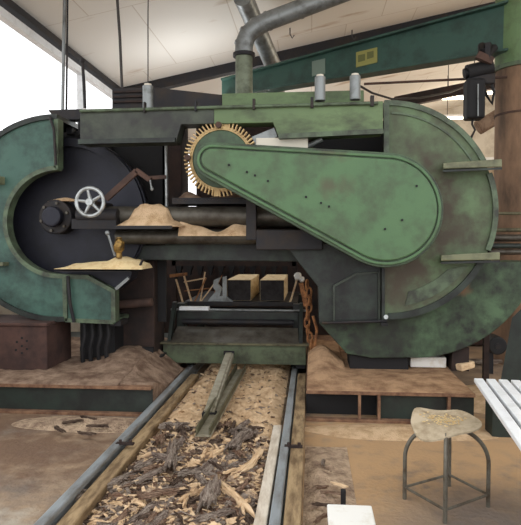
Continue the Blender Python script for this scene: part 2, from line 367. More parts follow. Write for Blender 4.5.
# loose chips: one object of stuff
mb = MB()
for i in range(5200):
    x = random.uniform(LX0+.01, LX1-.01); y = 2.4+4.4*random.random()**1.35
    if y > 4.5 and random.random() < .85: continue
    s = random.uniform(.006, .024)*(1.2 if y < 4.5 else .8); z = max(litz(x, y), spill(x, y) if y > 3.8 else 0)+random.uniform(-.002, .012)
    Rm = Matrix.Rotation(random.uniform(0, 6.28), 3, 'Z')@Matrix.Rotation(random.uniform(-.7, .7), 3, 'X')@Matrix.Rotation(random.uniform(-.5, .5), 3, 'Y')
    l, wd, th = s*random.uniform(1, 2.4), s*random.uniform(.4, .9), .003
    c = Vector((x, y, z)); q = [(-l, -wd), (l*random.uniform(.4, 1), -wd*random.uniform(.3, 1)), (l, wd*.6), (-l*random.uniform(.3, .9), wd)]
    a = [mb.bm.verts.new(c+Rm@Vector((u, v, th))) for u, v in q]; b2 = [mb.bm.verts.new(c+Rm@Vector((u, v, -th))) for u, v in q]
    mb.face(a); mb.face(b2[::-1])
    for k in range(4): mb.face([a[k], b2[k], b2[(k+1) % 4], a[(k+1) % 4]])
chips = mb.build('wood_chips', 'bark_dark')
for mn in ('bark_grey', 'bark_red', 'pale_wood', 'sawdust'): chips.data.materials.append(M[mn])
nf = len(chips.data.polygons)
for i in range(nf//6):
    k = random.choices(range(5), (1.4, 3, 2.5, 2, 4))[0]
    for j in range(6): chips.data.polygons[i*6+j].material_index = k
tag(chips, 'small bark and wood chips strewn over the litter between the rails', 'wood chips', kind='stuff')
def shard(l, w, th, curl, seed, nx=14, ny=8):
    mb = MB(); bm = mb.bm; top = []; bot = []
    rnd = random.Random(seed)
    e0 = [rnd.uniform(.0, .8) for _ in range(ny+1)]; e1 = [rnd.uniform(0, .8) for _ in range(ny+1)]
    bend = rnd.uniform(-.12, .12)
    for i in range(nx+1):
        a, b_ = [], []
        for j in range(ny+1):
            v = (j/ny-.5); u = i/nx
            x = -l/2+l*(e0[j]*.4)*(1-u)-0+l*u*(1-e1[j]*.4)
            ww = w*(.75+.3*nz(u*3, seed, 1.3, 2))
            y = v*ww+bend*l*(u-.5)**2*2
            z = curl*w*(1-(2*v)**2)+th*.3*nz(u*3, v*3, 2.1, seed)+.05*l*nz(u*1.5, 0, 1.7, seed)
            a.append(bm.verts.new((x, y, z+th*(.5+.7*nz(u*4, v*13, 1, seed+.5))))); b_.append(bm.verts.new((x, y, z-th*.5)))
        top.append(a); bot.append(b_)
    for i in range(nx):
        for j in range(ny):
            mb.face([top[i][j], top[i+1][j], top[i+1][j+1], top[i][j+1]]); mb.face([bot[i][j], bot[i][j+1], bot[i+1][j+1], bot[i+1][j]])
        mb.face([top[i][0], bot[i][0], bot[i+1][0], top[i+1][0]]); mb.face([top[i][ny], top[i+1][ny], bot[i+1][ny], bot[i][ny]])
    for j in range(ny):
        mb.face([top[0][j], top[0][j+1], bot[0][j+1], bot[0][j]]); mb.face([top[nx][j], bot[nx][j], bot[nx][j+1], top[nx][j+1]])
    return mb
def place(o, x, y, z, rz, rx=0, ry=0): o.location = (x, y, z); o.rotation_euler = (rx, ry, rz)
KINDS = {'bark_strip': ('curled dark brown bark strip lying in the litter between the rails', 'bark', 'dark bark strips between the rails'),
         'bark_slab': ('weathered grey bark slab lying in the litter between the rails', 'bark', 'grey bark slabs between the rails'),
         'bark_piece': ('reddish brown piece of bark lying in the litter between the rails', 'bark', 'reddish bark pieces between the rails'),
         'wood_splinter': ('pale wood splinter lying in the litter between the rails', 'wood scrap', 'pale splinters between the rails')}
SPEC = {'bark_strip': ('bark_dark', .24, .05, .01, .2), 'bark_slab': ('bark_grey', .3, .085, .014, .12), 'bark_piece': ('bark_red', .2, .07, .012, .12), 'wood_splinter': ('pale_wood', .26, .035, .012, .03)}
for kn, cnt in (('bark_strip', 30), ('bark_slab', 38), ('bark_piece', 36), ('wood_splinter', 30)):
    mt, l0, w0, th, cu = SPEC[kn]; protos = [shard(l0*random.uniform(.6, 1.2), w0*random.uniform(.7, 1.3), th, cu, i*7+len(kn)).build(kn, mt, origin=(0, 0, 0), smooth=False) for i in range(5)]
    for i in range(cnt):
        o = protos[i] if i < 5 else protos[i % 5].copy()
        if i >= 5: C.objects.link(o)
        y = 2.5+2.2*random.random()**1.05+(random.random() < .1)*random.random()*1.4; x = random.uniform(LX0+.1, LX1-.1)
        a = random.gauss(PI/2-.1, .7); o.scale = (1, 1, 1)
        ext = abs(math.cos(a))*.2
        x = min(max(x, LX0+ext), LX1-ext)
        if abs(x-(-.93)) < .08 and y > 4.6: x += .2
        place(o, x, y, max(litz(x, y), spill(x, y))+random.uniform(.0, .025), a, random.uniform(-.3, .3), random.uniform(-.1, .1))
        lb, ct, gp = KINDS[kn]; tag(o, lb, ct, gp)
# notable larger slabs
def big(name, px, py, l, w, rz, mt, label, cat='bark', th=.02, cu=.2, seed=3):
    g = G(px, py, .08); o = shard(l, w, th, cu, seed, 20, 8).build(name, mt, origin=(0, 0, 0)); place(o, g.x, g.y, litz(g.x, g.y)+.03, rz, .05, 0); tag(o, label, cat)
big('bark_slab', 172, 462, .62, .1, 1.75, 'bark_grey', 'long grey bark slab standing out left of the middle of the litter', seed=11)
big('bark_slab', 209, 500, .45, .13, 1.6, 'bark_grey', 'broad ridged grey bark slab at the front centre of the litter', seed=23)
big('bark_slab', 238, 445, .5, .12, 1.35, 'bark_grey', 'large greyish bark slab below the end of the drag bar', seed=29)
big('plank_offcut', 252, 465, .55, .07, 1.25, 'pale_wood', 'pale tapered offcut plank leaning by the right rail, upper one', 'offcut', .015, .02, 31)
big('plank_offcut', 236, 497, .6, .06, 2.1, 'pale_wood', 'pale offcut plank slanting across the litter near the right rail', 'offcut', .015, .02, 37)
big('bark_slab', 118, 478, .8, .07, .98, 'bark_grey', 'long grey bark strip alongside the left timber', seed=41)
big('plank_offcut', 160, 502, .26, .05, .4, 'bark_red', 'short reddish stick lying across the litter at the front left', 'offcut', .02, .05, 43)

# heaps of sawdust
def heap(name, cx, cy, rx, ry, h, zb, label, m='sawdust', seed=1, p=1.6, rough=.25, asx=0, n=44):
    mb = MB(); bm = mb.bm; rings = []
    top = bm.verts.new((cx+asx*rx*.0, cy, zb+h))
    for i in range(1, n//2+1):
        t = i/(n//2); row = []
        for k in range(n):
            a = 2*PI*k/n; rr = 1+.15*noise.noise(Vector((math.cos(a)*1.5, math.sin(a)*1.5, seed)))*(t)
            x = cx+rx*t*rr*math.cos(a); y = cy+ry*t*rr*math.sin(a)
            z = h*(1-t**p)*(1+rough*nz(x, y, 5, seed))+.15*h*rough*nz(x, y, 25, seed)*(1-t)
            row.append(bm.verts.new((x, y, zb+max(0, z))))
        rings.append(row)
    for k in range(n): mb.face([top, rings[0][k], rings[0][(k+1) % n]])
    for i in range(len(rings)-1):
        for k in range(n): mb.face([rings[i][k], rings[i+1][k], rings[i+1][(k+1) % n], rings[i][(k+1) % n]])
    mb.face(rings[-1])
    return tag(mb.build(name, m, smooth=True), label, 'sawdust', kind='stuff')
def plat(x, y): return ZP
# left platform covered with sawdust
def lf(x, y):
    e = min(1, (y-YP)/.25); e2 = 1
    return ZP+.006+max(0, e)*e2*(.03+.05*nz(x, y, 1.6, 9)+.012*nz(x, y, 14, 2)+.12*math.exp(-((x+1.95)/.28)**2-((y-6.2)/.45)**2))
tag(hf('sawdust_layer', -3.57, -1.76, YP+.01, 7.6, lf, M['sawdust_dusty'], 90, 90, ZP), 'dusty layer of sawdust on top of the left foundation beam under the saw', 'sawdust', kind='stuff')
def rf(x, y):
    e = max(0, min(1, (y-YP)/.3))*(1-max(0, min(1, (y-5.7)/.3))*(x > .35)); e2 = max(0, min(1, (1.41-x)/.15))
    return ZP+.006+e*e2*(.03+.03*nz(x, y, 2, 4)+.01*nz(x, y, 14, 2)+.16*math.exp(-((x-.12)/.16)**2-((y-6.2)/.5)**2))
def bank(x, y):
    u = max(0, min(1, (x+1.755)/.3)); k = max(0, min(1, (y-YP-.1)/.45)); u = u*k
    return lf(-1.76, y)*(1-u)+(.135+.012*nz(x, y, 9, 3))*u+.012*nz(x, y, 14, 2)*k*(1-u)
tag(hf('sawdust_bank', -1.755, -1.438, YP+.075, 6.56, bank, M['sawdust_dusty'], 24, 90, 0), 'dusty bank of sawdust sloping from the left foundation down to the rail', 'sawdust', kind='stuff')
tag(hf('sawdust_layer', -.03, 1.41, YP+.01, 7.6, rf, M['sawdust_tan'], 90, 90, ZP), 'thick tan sawdust layer on the right foundation beam, heaped below the drive side', 'sawdust', kind='stuff')
g = G(90, 425); heap('sawdust_heap', g.x, g.y+.02, .75, .22, .05, 0, 'low drift of bark crumbs on the floor along the left foundation beam', 'litter', 5)
g = G(400, 432); heap('sawdust_heap', .75, 4.9, .85, .2, .035, 0, 'thin drift of tan sawdust on the floor in front of the right foundation beam', 'sawdust', 6)
def sf(x, y):
    return .002+max(0, min(1, (x+.03)/.08, (.28-x)/.2, (y-2.3)/.3, (4.5-y)/.5))*(.03+.03*nz(x, y, 5, 2)+.012*nz(x, y, 20, 1))
tag(hf('sawdust_drift', -.04, .28, 2.3, 4.5, sf, M['litter'], 40, 200, 0), 'strip of bark crumbs beside the right timber near the white box', 'sawdust', kind='stuff')
for i in range(12):
    o = shard(random.uniform(.1, .22), .03, .008, .2, 60+i).build('bark_strip', random.choice(['bark_dark', 'bark_grey', 'bark_red', 'pale_wood']), origin=(0, 0, 0))
    place(o, random.uniform(.05, .2), random.uniform(2.9, 4.2), .055, random.uniform(0, 3), .1, .05)
    tag(o, 'small curled bark scrap on the floor beside the right timber', 'bark', 'bark scraps outside the right rail')
for i, (px, py, r) in enumerate([(72, 428, .3), (90, 424, 2.8), (60, 436, 2.4), (98, 432, .1), (85, 440, 2.9)]):
    g = G(px, py); o = shard(.2, .04, .012, .2, 80+i).build('bark_strip', 'bark_dark', origin=(0, 0, 0)); place(o, g.x, g.y, .05, r)
    tag(o, 'dark bark scrap on the floor before the left foundation beam', 'bark', 'bark scraps by the left foundation beam')

# ================================================================== THE BAND SAW
saw = thing('band_saw', (-.6, 6.3, ZP), 'huge green horizontal band sawmill spanning the rails with two round wheel housings', 'sawmill')
def part(mb, name, m, parent=saw, **k): return mb.build(name, m, parent, **k)
# ---- left housing (C shaped)
YF = 5.8
outer = arc(58, 218, 101, 90, 274, 60)
inner = arc(60, 222, 54, 268, 93, 44)
Cpts = [(57, 118)]+outer[1:]+[(78, 323), (115, 323), (114, 291), (88, 277)]+inner+[(57, 167)]
lh = part(MB().prism(XZ(Cpts, YF), YF, YF+.03), 'left_wheel_housing', 'left_green')
lh['label'] = 'bluish green C-shaped housing around the left wheel'
part(MB().strip(XZ(outer, YF), .05, YF-.03, YF+.62), 'outer_rim', 'grimy_green', lh)
part(MB().strip(XZ([(114, 322), (114, 291), (88, 277)]+inner+[(57, 167), (57, 119)], YF), .045, YF-.025, YF+.1), 'inner_rim', 'bead_green', lh)
part(MB().strip(XZ([(66, 320), (114, 322)], YF), .04, YF-.02, YF+.5), 'bottom_rim', 'bead_green', lh)
part(MB().tube([P(68, 276, YF-.03), P(69, 290, YF-.05), P(70, 303, YF-.05), P(74, 322, YF-.03)], .018, 8), 'hinge_rod', 'dark_steel', lh, smooth=True)
part(MB().prism(XZ([(63, 277), (67, 277), (68, 321), (64, 321)], YF), YF-.02, YF), 'seam_strip', 'bead_green', lh)
part(MB().box(P(-25, 184, YF-.12), P(5, 177, YF)), 'door_handle', 'bracket_green', lh, bevel=.006)
part(MB().box(P(-25, 266, YF-.12), P(9, 262, YF)), 'door_handle', 'bracket_green', lh, bevel=.006)
part(MB().tube([P(50, 117, YF-.05), P(54, 130, YF-.06), P(55, 150, YF-.05), P(56, 165, YF-.05)], .014, 8), 'latch_rod', 'dark_steel', lh, smooth=True)
# back plate and wheel
part(MB().prism(XZ(arc(68, 216, 87, 95, 300, 50)+[(112, 318), (166, 322), (166, 140), (95, 130)], 6.5), 6.5, 6.53), 'back_plate', 'black_steel')
wc = P(70, 218, 6.15); wr = S(82, 6.15)
wh = part(MB().prism(circ(wc, wr, 0, 96), 6.12, 6.24), 'band_wheel', 'wheel_steel', bevel=.01)
part(MB().strip(circ(wc, wr*.93, 0, 96), wr*.1, 6.06, 6.12, True), 'wheel_rim', 'wheel_steel', wh)
hc = P(56, 217, 5.95)
hb = part(MB().prism(circ(hc, .18, 0, 40), 5.92, 6.12), 'wheel_hub', 'dark_steel', bevel=.015)
part(MB().prism(circ(hc, .105, 0, 32), 5.82, 5.92), 'hub_cap', 'wheel_steel', hb, bevel=.02)
for k in range(6):
    a = 2*PI*k/6+.3; c = Vector((hc.x+.145*math.cos(a), 5.92, hc.z+.145*math.sin(a)))
    part(MB().cyl(c, c-Vector((0, .03, 0)), .016, 6), 'bolt', 'roller', hb)
# frame left of the opening: dark column and lintels
part(MB().box(P(118, 362, 6.35), P(164, 246, 6.8)), 'left_column', 'rust_dark', bevel=.01)
part(MB().prism(XZ([(117, 260), (117, 246), (330, 240), (330, 262)], 6.15), 6.15, 6.75), 'lintel', 'grimy_green', bevel=.01)['label'] = 'dark lintel over the carriage opening'
part(MB().box(P(163, 252, 6.5), P(188, 118, 6.9)), 'back_post', 'rust_dark')
part(MB().cyl(P(167, 250, 6.2), P(166, 142, 6.2), .018, 10), 'guide_rod', 'silver', smooth=True)['label'] = 'slim bright guide rod'
part(MB().prism(XZ([(50, 111), (84, 110), (84, 120), (58, 121)], 6.2), 6.15, 6.3), 'frame_arm', 'dark_steel')
part(MB().prism(XZ([(66, 134), (66, 118), (72, 118), (72, 134)], 6.2), 6.2, 6.3), 'frame_rib', 'dark_steel')
part(MB().prism(XZ([(78, 134), (78, 112), (84, 112), (84, 134)], 6.2), 6.2, 6.3), 'frame_rib', 'dark_steel')
part(MB().box(P(100, 128, 6.4), P(118, 245, 6.6)), 'back_post', 'black_steel')
part(MB().box(P(196, 118, 6.7), P(320, 245, 6.9)), 'dark_backing', 'rust_dark')  # dark backing added so brightness behind the beam does not show
part(MB().box(P(312, 122, 6.45), P(386, 245, 6.6)), 'dark_backing', 'black_steel')  # black backing added to keep the space behind the beam dark
# ---- top beam
YB = 5.62
bo = [(80, 112), (383, 101), (383, 133), (279, 138), (273, 122.5), (181, 124.5), (176, 142), (80, 144)]
tb = part(MB().prism(XZ(bo[1:5]+[(214, 123.7), (214, 107.1)], YB), YB, 5.84), 'top_beam', 'beam_green', bevel=.006)
part(MB().prism(XZ([(214, 107.1), (214, 123.7)]+bo[5:]+[bo[0]], YB), YB, 5.84), 'top_beam_end', 'beam_dark', bevel=.006)['label'] = 'grimy grey green left end of the top beam'
part(MB().strip(XZ([(279, 137), (383, 132)], YB), .045, YB-.05, YB+.02), 'lower_lip', 'bead_green', tb)
part(MB().strip(XZ([(80, 142.5), (176, 140.5)], YB), .045, YB-.05, YB+.02), 'lower_lip', 'grimy_green', tb)
part(MB().cyl(P(80, 111, YB-.02), P(378, 103, YB-.02), .016, 10), 'conduit', 'bead_green', tb, smooth=True)
for x in (145, 196, 254, 312, 372): 
    part(MB().box(P(x-1.5, 112-(x-80)*.028+2, YB-.04), P(x+1.5, 105-(x-80)*.028, YB+.02)), 'conduit_clip', 'dark_steel', tb)
part(MB().prism(XZ([(222, 93.5), (364, 90), (364, 104), (222, 108)], 6.2), 6.2, 6.5), 'upper_box', 'beam_green', bevel=.008)
part(MB().prism(XZ([(112, 88), (152, 87), (225, 95), (225, 110), (112, 112)], 6.25), 6.25, 6.5), 'motor_box', 'dark_steel', bevel=.008)
for i in range(3): part(MB().prism(XZ([(113, 91+i*5), (151, 90+i*5), (151, 92+i*5), (113, 93+i*5)], 6.23), 6.22, 6.25), 'cooling_fin', 'rust_dark')
for x, yb in ((148, 107), (320, 98), (355, 97)):
    a = P(x, yb+3, 5.85); bt = P(x, yb-21, 5.85)
    cy = part(MB().cyl(a, (a.x, a.y, bt.z), S(5.3, 5.85), 24), 'grease_cup', 'galv', smooth=True, bevel=.004)
    part(MB().cyl((a.x, a.y, bt.z), (a.x, a.y, bt.z+.02), S(3.6, 5.85), 20), 'cap', 'cream', cy)
# ---- right housing
ro = arc(388, 210, 108, 90, -91, 60)
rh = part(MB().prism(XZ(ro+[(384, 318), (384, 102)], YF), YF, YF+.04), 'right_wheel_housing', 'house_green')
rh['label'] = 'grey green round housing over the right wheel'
part(MB().strip(XZ(arc(388, 210, 107, 92, 26, 40), YF), .05, YF-.02, YF+.6), 'outer_rim', 'bead_green', rh)
part(MB().strip(XZ(arc(388, 210, 107, 20, -22, 30), YF), .05, YF-.03, YF+.5), 'side_rim', 'bead_green', rh)
part(MB().strip(XZ(arc(388, 210, 106, -27, -90, 40), YF), .06, YF-.03, YF+.25), 'lower_rim', 'grimy_green', rh)
part(MB().strip(XZ(arc(388, 210, 97, 88, 30, 40), YF), .018, YF-.012, YF), 'inner_bead', 'bead_green', rh)
part(MB().strip(XZ([(386, 102), (386, 155)], YF), .05, YF-.04, YF), 'edge_flange', 'bead_green', rh)
part(MB().prism(XZ(arc(388, 210, 97, -35, -80, 30)+arc(388, 210, 84, -76, -45, 30), YF), YF-.012, YF), 'lit_band', 'bead_green', rh)  # paler band standing in for the lit inside of the lower rim
for (x0, y0, x1, y1, y2) in ((443, 161, 502, 159, 169), (441, 253, 500, 252, 262)):
    a, b2 = P(x0, y0+1, YF-.02), P(x1, y1, YF-.14); c = P(x1, y2, YF-.14)
    br_ = part(MB().hexa([P(x0, y0+2, YF-.16), P(x1, y1, YF-.16), P(x1, y2-2, YF-.16), P(x0, y0+8, YF-.16), P(x0, y0+2, YF), P(x1, y1, YF), P(x1, y2-2, YF), P(x0, y0+8, YF)]), 'bracket', 'bracket_green', bevel=.01)
    br_['label'] = 'tapered pale green bracket arm'
    part(MB().hexa([P(x0, y0+9, YF-.16), P(x1, y2-1.8, YF-.16), P(x1, y2+.5, YF-.16), P(x0, y0+11, YF-.16), P(x0, y0+9, YF), P(x1, y2-1.8, YF), P(x1, y2+.5, YF), P(x0, y0+11, YF)]), 'bracket_foot', 'grimy_green', br_)
# lower housing behind
YL = 5.98
low = [(545, 262)]+arc(415, 228, 130, -16, -88, 40)+[(372, 358), (347, 354), (319, 323), (319, 262)]
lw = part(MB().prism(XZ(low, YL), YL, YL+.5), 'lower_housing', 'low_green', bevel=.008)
part(MB().prism(XZ([(283, 243), (318, 287), (319, 323), (381, 323), (381, 243)], YF+.06), YF+.06, YL+.3), 'drive_side_body', 'grimy_green', bevel=.008)
part(MB().prism(XZ([(334, 286), (356, 274), (378, 273), (378, 320), (334, 322)], YF+.05), YF+.045, YF+.06), 'access_panel', 'grimy_green', bevel=.004)
part(MB().strip(XZ([(334, 286), (356, 274), (379, 272), (379, 321), (334, 322)], YF+.05), .025, YF+.025, YF+.06, True), 'panel_frame', 'bead_dim')
part(MB().strip(XZ([(383, 268), (383, 320)], YF), .03, YF-.03, YF), 'panel_hinge', 'grimy_green')
part(MB().cyl(P(322, 323, YF-.03), P(387, 321, YF-.03), .014, 10), 'latch_bar', 'dark_steel', smooth=True)
part(MB().cyl(P(386, 317, YF-.02), P(386, 317, YF-.07), .022, 12), 'latch_bolt', 'silver')
part(MB().box(P(381, 326, YF-.06), P(387, 322, YF)), 'latch_block', 'black_steel')
# legs of the saw on the plinths
part(MB().box((P(352, 0, 6.05).x, 6.05, ZP), (P(412, 0, 6.05).x, 6.5, P(350, 356, 6.0).z)), 'pedestal', 'black_steel')
part(MB().box((P(352, 0, 6.05).x, 6.9, ZP), (P(470, 0, 6.05).x, 7.0, P(350, 330, 6.0).z)), 'rear_skirt', 'black_steel')
part(MB().box((P(453, 0, 6.2).x, 6.05, ZP), (P(470, 0, 6.2).x, 6.45, P(350, 345, 6.1).z)), 'pedestal', 'rust_dark')
part(MB().box((P(78, 0, 6.1).x, 6.05, ZP), (P(113, 0, 6.1).x, 6.5, P(90, 316, 6.05).z)), 'pedestal', 'black_steel')
for x in (84, 92, 100, 108): part(MB().tube([P(x, 322, 5.92), P(x+1, 335, 5.9), P(x-2, 348, 5.92), P(x-1, 362, 5.95)], .024, 8), 'hose', 'black_steel', smooth=True)
part(MB().box(P(118, 362, 6.3), P(164, 340, 6.8)).box((P(120, 0, 6.4).x, 6.35, ZP), (P(160, 0, 6.4).x, 6.8, P(140, 355, 6.4).z)), 'column_foot', 'black_steel')
part(MB().cyl(P(117, 305, 6.2), P(152, 302, 6.2), .045, 14), 'stub_pipe', 'rust_brown', smooth=True)
part(MB().box(P(110, 326, 5.85), P(128, 318, 6.1)), 'grey_foot', 'dark_steel')
# ---- drive cover (teardrop)
def hull(c1, r1, c2, r2, n=36):
    d = math.hypot(c2[0]-c1[0], c2[1]-c1[1]); th = math.atan2(-(c1[1]-c2[1]), c1[0]-c2[0]); be = math.acos((r1-r2)/d)   # direction small->big, y up
    th = math.degrees(th); be = math.degrees(be)
    big_ = arc(c1[0], c1[1], r1, th+180-be, th-180+be, 2*n)
    sm = arc(c2[0], c2[1], r2, th-180+be, th-180-be, n)
    return big_+sm
YD = 5.42
dc = part(MB().prism(XZ(hull((386, 210), 57.5, (212, 160), 18), YD), YD, YF), 'drive_cover', 'cover_edge', bevel=.006)
dc['label'] = 'long teardrop shaped bright green drive guard'
part(MB().prism(XZ(hull((386, 210), 50.5, (213, 160), 11), YD), YD-.035, YD), 'cover_face', 'cover_green', dc, bevel=.012)
part(MB().strip(XZ(hull((386, 210), 53.5, (212.6, 160), 14), YD), .028, YD-.02, YD, True), 'cover_bead', 'cover_green', dc, bevel=.008)
for x, y in ((229, 165), (247, 172), (255, 175.5), (268, 181), (306, 197), (321, 203), (329, 206.5), (416.5, 186), (402, 220), (385, 229)):
    c = P(x, y, YD-.035); part(MB().cyl(c, c-Vector((0, .012, 0)), .011, 8), 'bolt', 'black_steel', dc)
# finned pulley
pc = P(222, 160, 5.72)
fw = part(MB().prism(circ(pc, S(29, 5.72), 0, 60), 5.66, 5.9), 'finned_pulley', 'cover_edge', bevel=.01)
fw['label'] = 'round pulley ringed with tan fins'
part(MB().strip(circ(pc, S(30.3, 5.72), 0, 72), S(3.2, 5.72), 5.65, 5.7, True), 'ring', 'tan_blade', fw)
for k in range(58):
    a = 2*PI*k/58; ca, sa = math.cos(a), math.sin(a); r0, r1 = S(30, 5.72), S(37, 5.72)
    p0 = Vector((pc.x+ca*r0, 5.66, pc.z+sa*r0)); p1 = Vector((pc.x+math.cos(a+.03)*r1, 5.66, pc.z+math.sin(a+.03)*r1))
    part(MB().bar(p0, p1, .05, .012), 'fin', 'tan_blade', fw)
for a in (1.62, 3.1): 
    c = Vector((pc.x+math.cos(a)*S(33, 5.72), 5.6, pc.z+math.sin(a)*S(33, 5.72))); part(MB().cyl(c, c+Vector((0, .2, 0)), .03, 10), 'clamp_bolt', 'rust_brown', fw)
part(MB().bar(P(254, 142, 5.75), P(276, 133, 5.75), .1, .09), 'cross_shaft', 'galv')
part(MB().box(P(256, 149, 5.67), P(308, 139.5, 5.8)), 'cream_box', 'cream', bevel=.006)['label'] = 'cream painted box'
part(MB().cyl(P(308, 146, 5.75), P(322, 139, 5.75), .025, 10), 'cable_gland', 'galv', smooth=True)
# ---- middle: rollers, shelves, posts
part(MB().cyl(P(96, 216, 5.95), P(300, 217, 5.95), S(10, 5.95), 28), 'feed_roller', 'roller', smooth=True)
part(MB().cyl(P(117, 237, 5.95), P(330, 237, 5.95), S(7.5, 5.95), 24), 'lower_roller', 'roller', smooth=True)
part(MB().box(P(172, 204, 5.9), P(255, 200, 6.3)), 'upper_shelf', 'dark_steel')
part(MB().box(P(178, 240, 5.88), P(256, 236, 6.2)), 'middle_shelf', 'dark_steel')
part(MB().box(P(246, 240, 5.75), P(257, 195, 5.85)), 'support_post', 'dark_steel', bevel=.005)
part(MB().box(P(256, 250, 5.75), P(322, 230, 6.1)), 'gearbox', 'dark_steel', bevel=.01)
part(MB().box(P(112, 229, 5.65), P(181, 226.5, 6.05)), 'sawdust_tray', 'dark_steel')
part(MB().box(P(54, 271.5, 5.6), P(142, 269.3, 6.0)), 'lower_tray', 'dark_steel')
part(MB().prism(XZ([(88, 277), (114, 291), (130, 279), (132, 271), (60, 271), (62, 276)], 5.86), 5.86, 6.1), 'chute', 'wheel_steel')
part(MB().bar(P(116, 289, 5.8), P(129, 278, 5.8), .03, .03), 'chute_edge', 'galv')
# handwheel
hw = P(90, 202, 5.45); r = S(14.3, 5.45)
hwo = part(MB().tube([(hw.x+r*math.cos(2*PI*k/40), hw.y, hw.z+r*math.sin(2*PI*k/40)) for k in range(40)], S(2, 5.45), 10, closed=True), 'handwheel', 'silver', smooth=True)
hwo['label'] = 'pale grey five-spoked handwheel'
for k in range(5):
    a = 2*PI*k/5+.5; part(MB().tube([hw+Vector((0, .02, 0)), hw+Vector((r*math.cos(a), 0, r*math.sin(a)))], [.02, .012], 8), 'spoke', 'silver', hwo, smooth=True)
part(MB().cyl(hw-Vector((0, .03, 0)), hw+Vector((0, .04, 0)), .034, 16), 'handwheel_hub', 'silver', hwo, smooth=True)
part(MB().cyl(hw, hw+Vector((0, .6, 0)), .022, 10), 'spindle', 'dark_steel', hwo)
part(MB().cyl(P(78, 216, 5.8), P(118, 216, 5.8), .075, 20), 'shaft_sleeve', 'dark_steel', smooth=True)
part(MB().bar(P(74, 224, 5.8), P(118, 224, 5.8), .12, .1), 'shaft_bracket', 'dark_steel')
# lever
part(MB().bar(P(106, 199, 5.75), P(137, 171, 5.75), .04, .06).bar(P(136, 170, 5.75), P(150, 180, 5.75), .04, .05), 'lever', 'rust_brown', bevel=.004)
part(MB().bar(P(148, 178, 5.8), P(166, 177, 5.8), .04, .035), 'lever_link', 'rust_brown')
part(MB().ball(P(152, 189, 5.75), .018).cyl(P(150, 180, 5.75), P(152, 190, 5.75), .01), 'lever_knob', 'galv', smooth=True)
# valve by the tray
part(MB().ball(P(119, 246, 5.7), .055, (1, 1, 1.4), .3).cyl(P(119, 238, 5.75), P(119, 258, 5.7), .03), 'valve', 'brass', smooth=True)
part(MB().cyl(P(108, 234, 5.68), P(115, 256, 5.7), .012, 8).ball(P(107.5, 233, 5.68), .026), 'valve_lever', 'galv', smooth=True)
part(MB().cyl(P(138, 270, 5.7), P(143, 259, 5.7), .012, 8), 'tray_pin', 'dark_steel')

# sawdust lying on the machine
def ridge(name, px0, px1, pyb, Y0, Y1, prof, label, m='sawdust', n=50, k=20, seed=1):
    a = P(px0, pyb, Y0); b2 = P(px1, pyb, Y0); zb = (a.z+b2.z)/2
    def f(x, y):
        u = (x-a.x)/(b2.x-a.x); v = (y-Y0)/(Y1-Y0)
        h = 0
        for i in range(len(prof)-1):
            if prof[i][0] <= u <= prof[i+1][0]:
                t = (u-prof[i][0])/(prof[i+1][0]-prof[i][0]); t = t*t*(3-2*t); h = prof[i][1]*(1-t)+prof[i+1][1]*t
        w = max(0, min(1, v/.45, (1-v)/.3)); w = w**.8
        return zb+h*w*(1+.12*nz(x, y, 9, seed))+.003
    o = hf(name, a.x, b2.x, Y0, Y1, f, M[m], n, k, zb); return tag(o, label, 'sawdust', kind='stuff')
ridge('sawdust_heap', 112, 181, 226.5, 5.66, 6.04, [(0, .01), (.15, .07), (.28, .19), (.35, .22), (.6, .23), (.72, .19), (.85, .06), (1, .01)], 'steep sided heap of sawdust on the upper left tray beside the handwheel', 'sawdust')
ridge('sawdust_heap', 54, 142, 269.3, 5.61, 5.99, [(0, .005), (.2, .05), (.5, .07), (.7, .12), (.85, .09), (1, .05)], 'pale heap of sawdust on the low tray below the handwheel', 'sawdust_pale')
ridge('sawdust_heap', 172, 254, 200, 5.9, 6.25, [(0, .02), (.15, .1), (.35, .03), (.6, .05), (.8, .09), (1, .02)], 'uneven sawdust on the shelf below the finned pulley', 'sawdust_dusty')
ridge('sawdust_heap', 178, 255, 236, 5.78, 6.0, [(0, .16), (.2, .1), (.5, .04), (.75, .12), (.9, .1), (1, .06)], 'sawdust drift along the middle shelf between the rollers', 'sawdust')
hc2 = P(62, 203, 5.95); heap('sawdust_heap', hc2.x, 6.0, .19, .07, .04, hc.z+.165, 'small streak of sawdust on top of the left wheel hub', 'sawdust', 8)
# ================================================================== CARRIAGE
YC = 6.6
car = thing('log_carriage', (P(235, 0, YC).x, YC+.5, .12), 'green log carriage standing on the rails under the saw', 'carriage')
x0, x1 = P(163, 350, YC).x, P(306, 350, YC).x
z0, z1 = P(235, 364, YC).z, P(235, 345, YC).z
part(MB().box((x0, YC, z0), (x1, YC+.12, z1)), 'front_beam', 'carriage_green', car, bevel=.006)
part(MB().box((x0-.03, YC-.03, z1), (x1+.03, YC+.1, z1+.022)), 'beam_lip', 'olive', car, bevel=.004)
part(MB().hexa([(x0+.08, YC+.02, z1+.02), (x1-.08, YC+.02, z1+.02), (x1-.08, YC+.02, z1), (x0+.08, YC+.02, z1), (x0+.1, YC+.3, z1+.16), (x1-.1, YC+.3, z1+.16), (x1-.1, YC+.3, z1+.12), (x0+.1, YC+.3, z1+.12)]), 'apron', 'roller', car)
for sx in (x0+.06, x1-.06):
    part(MB().bar((sx, YC+.06, z0+.02), (sx, YC+1.9, z0+.02), .1, .14), 'side_beam', 'dark_steel', car)
    part(MB().hexa([(sx-.02, YC+.02, z1), (sx+.02, YC+.02, z1), (sx+.02, YC+.12, z1), (sx-.02, YC+.12, z1), (sx-.02, YC+.3, z1+.45), (sx+.02, YC+.3, z1+.45), (sx+.02, YC+.4, z1+.45), (sx-.02, YC+.4, z1+.45)]), 'side_bracket', 'grimy_green', car)
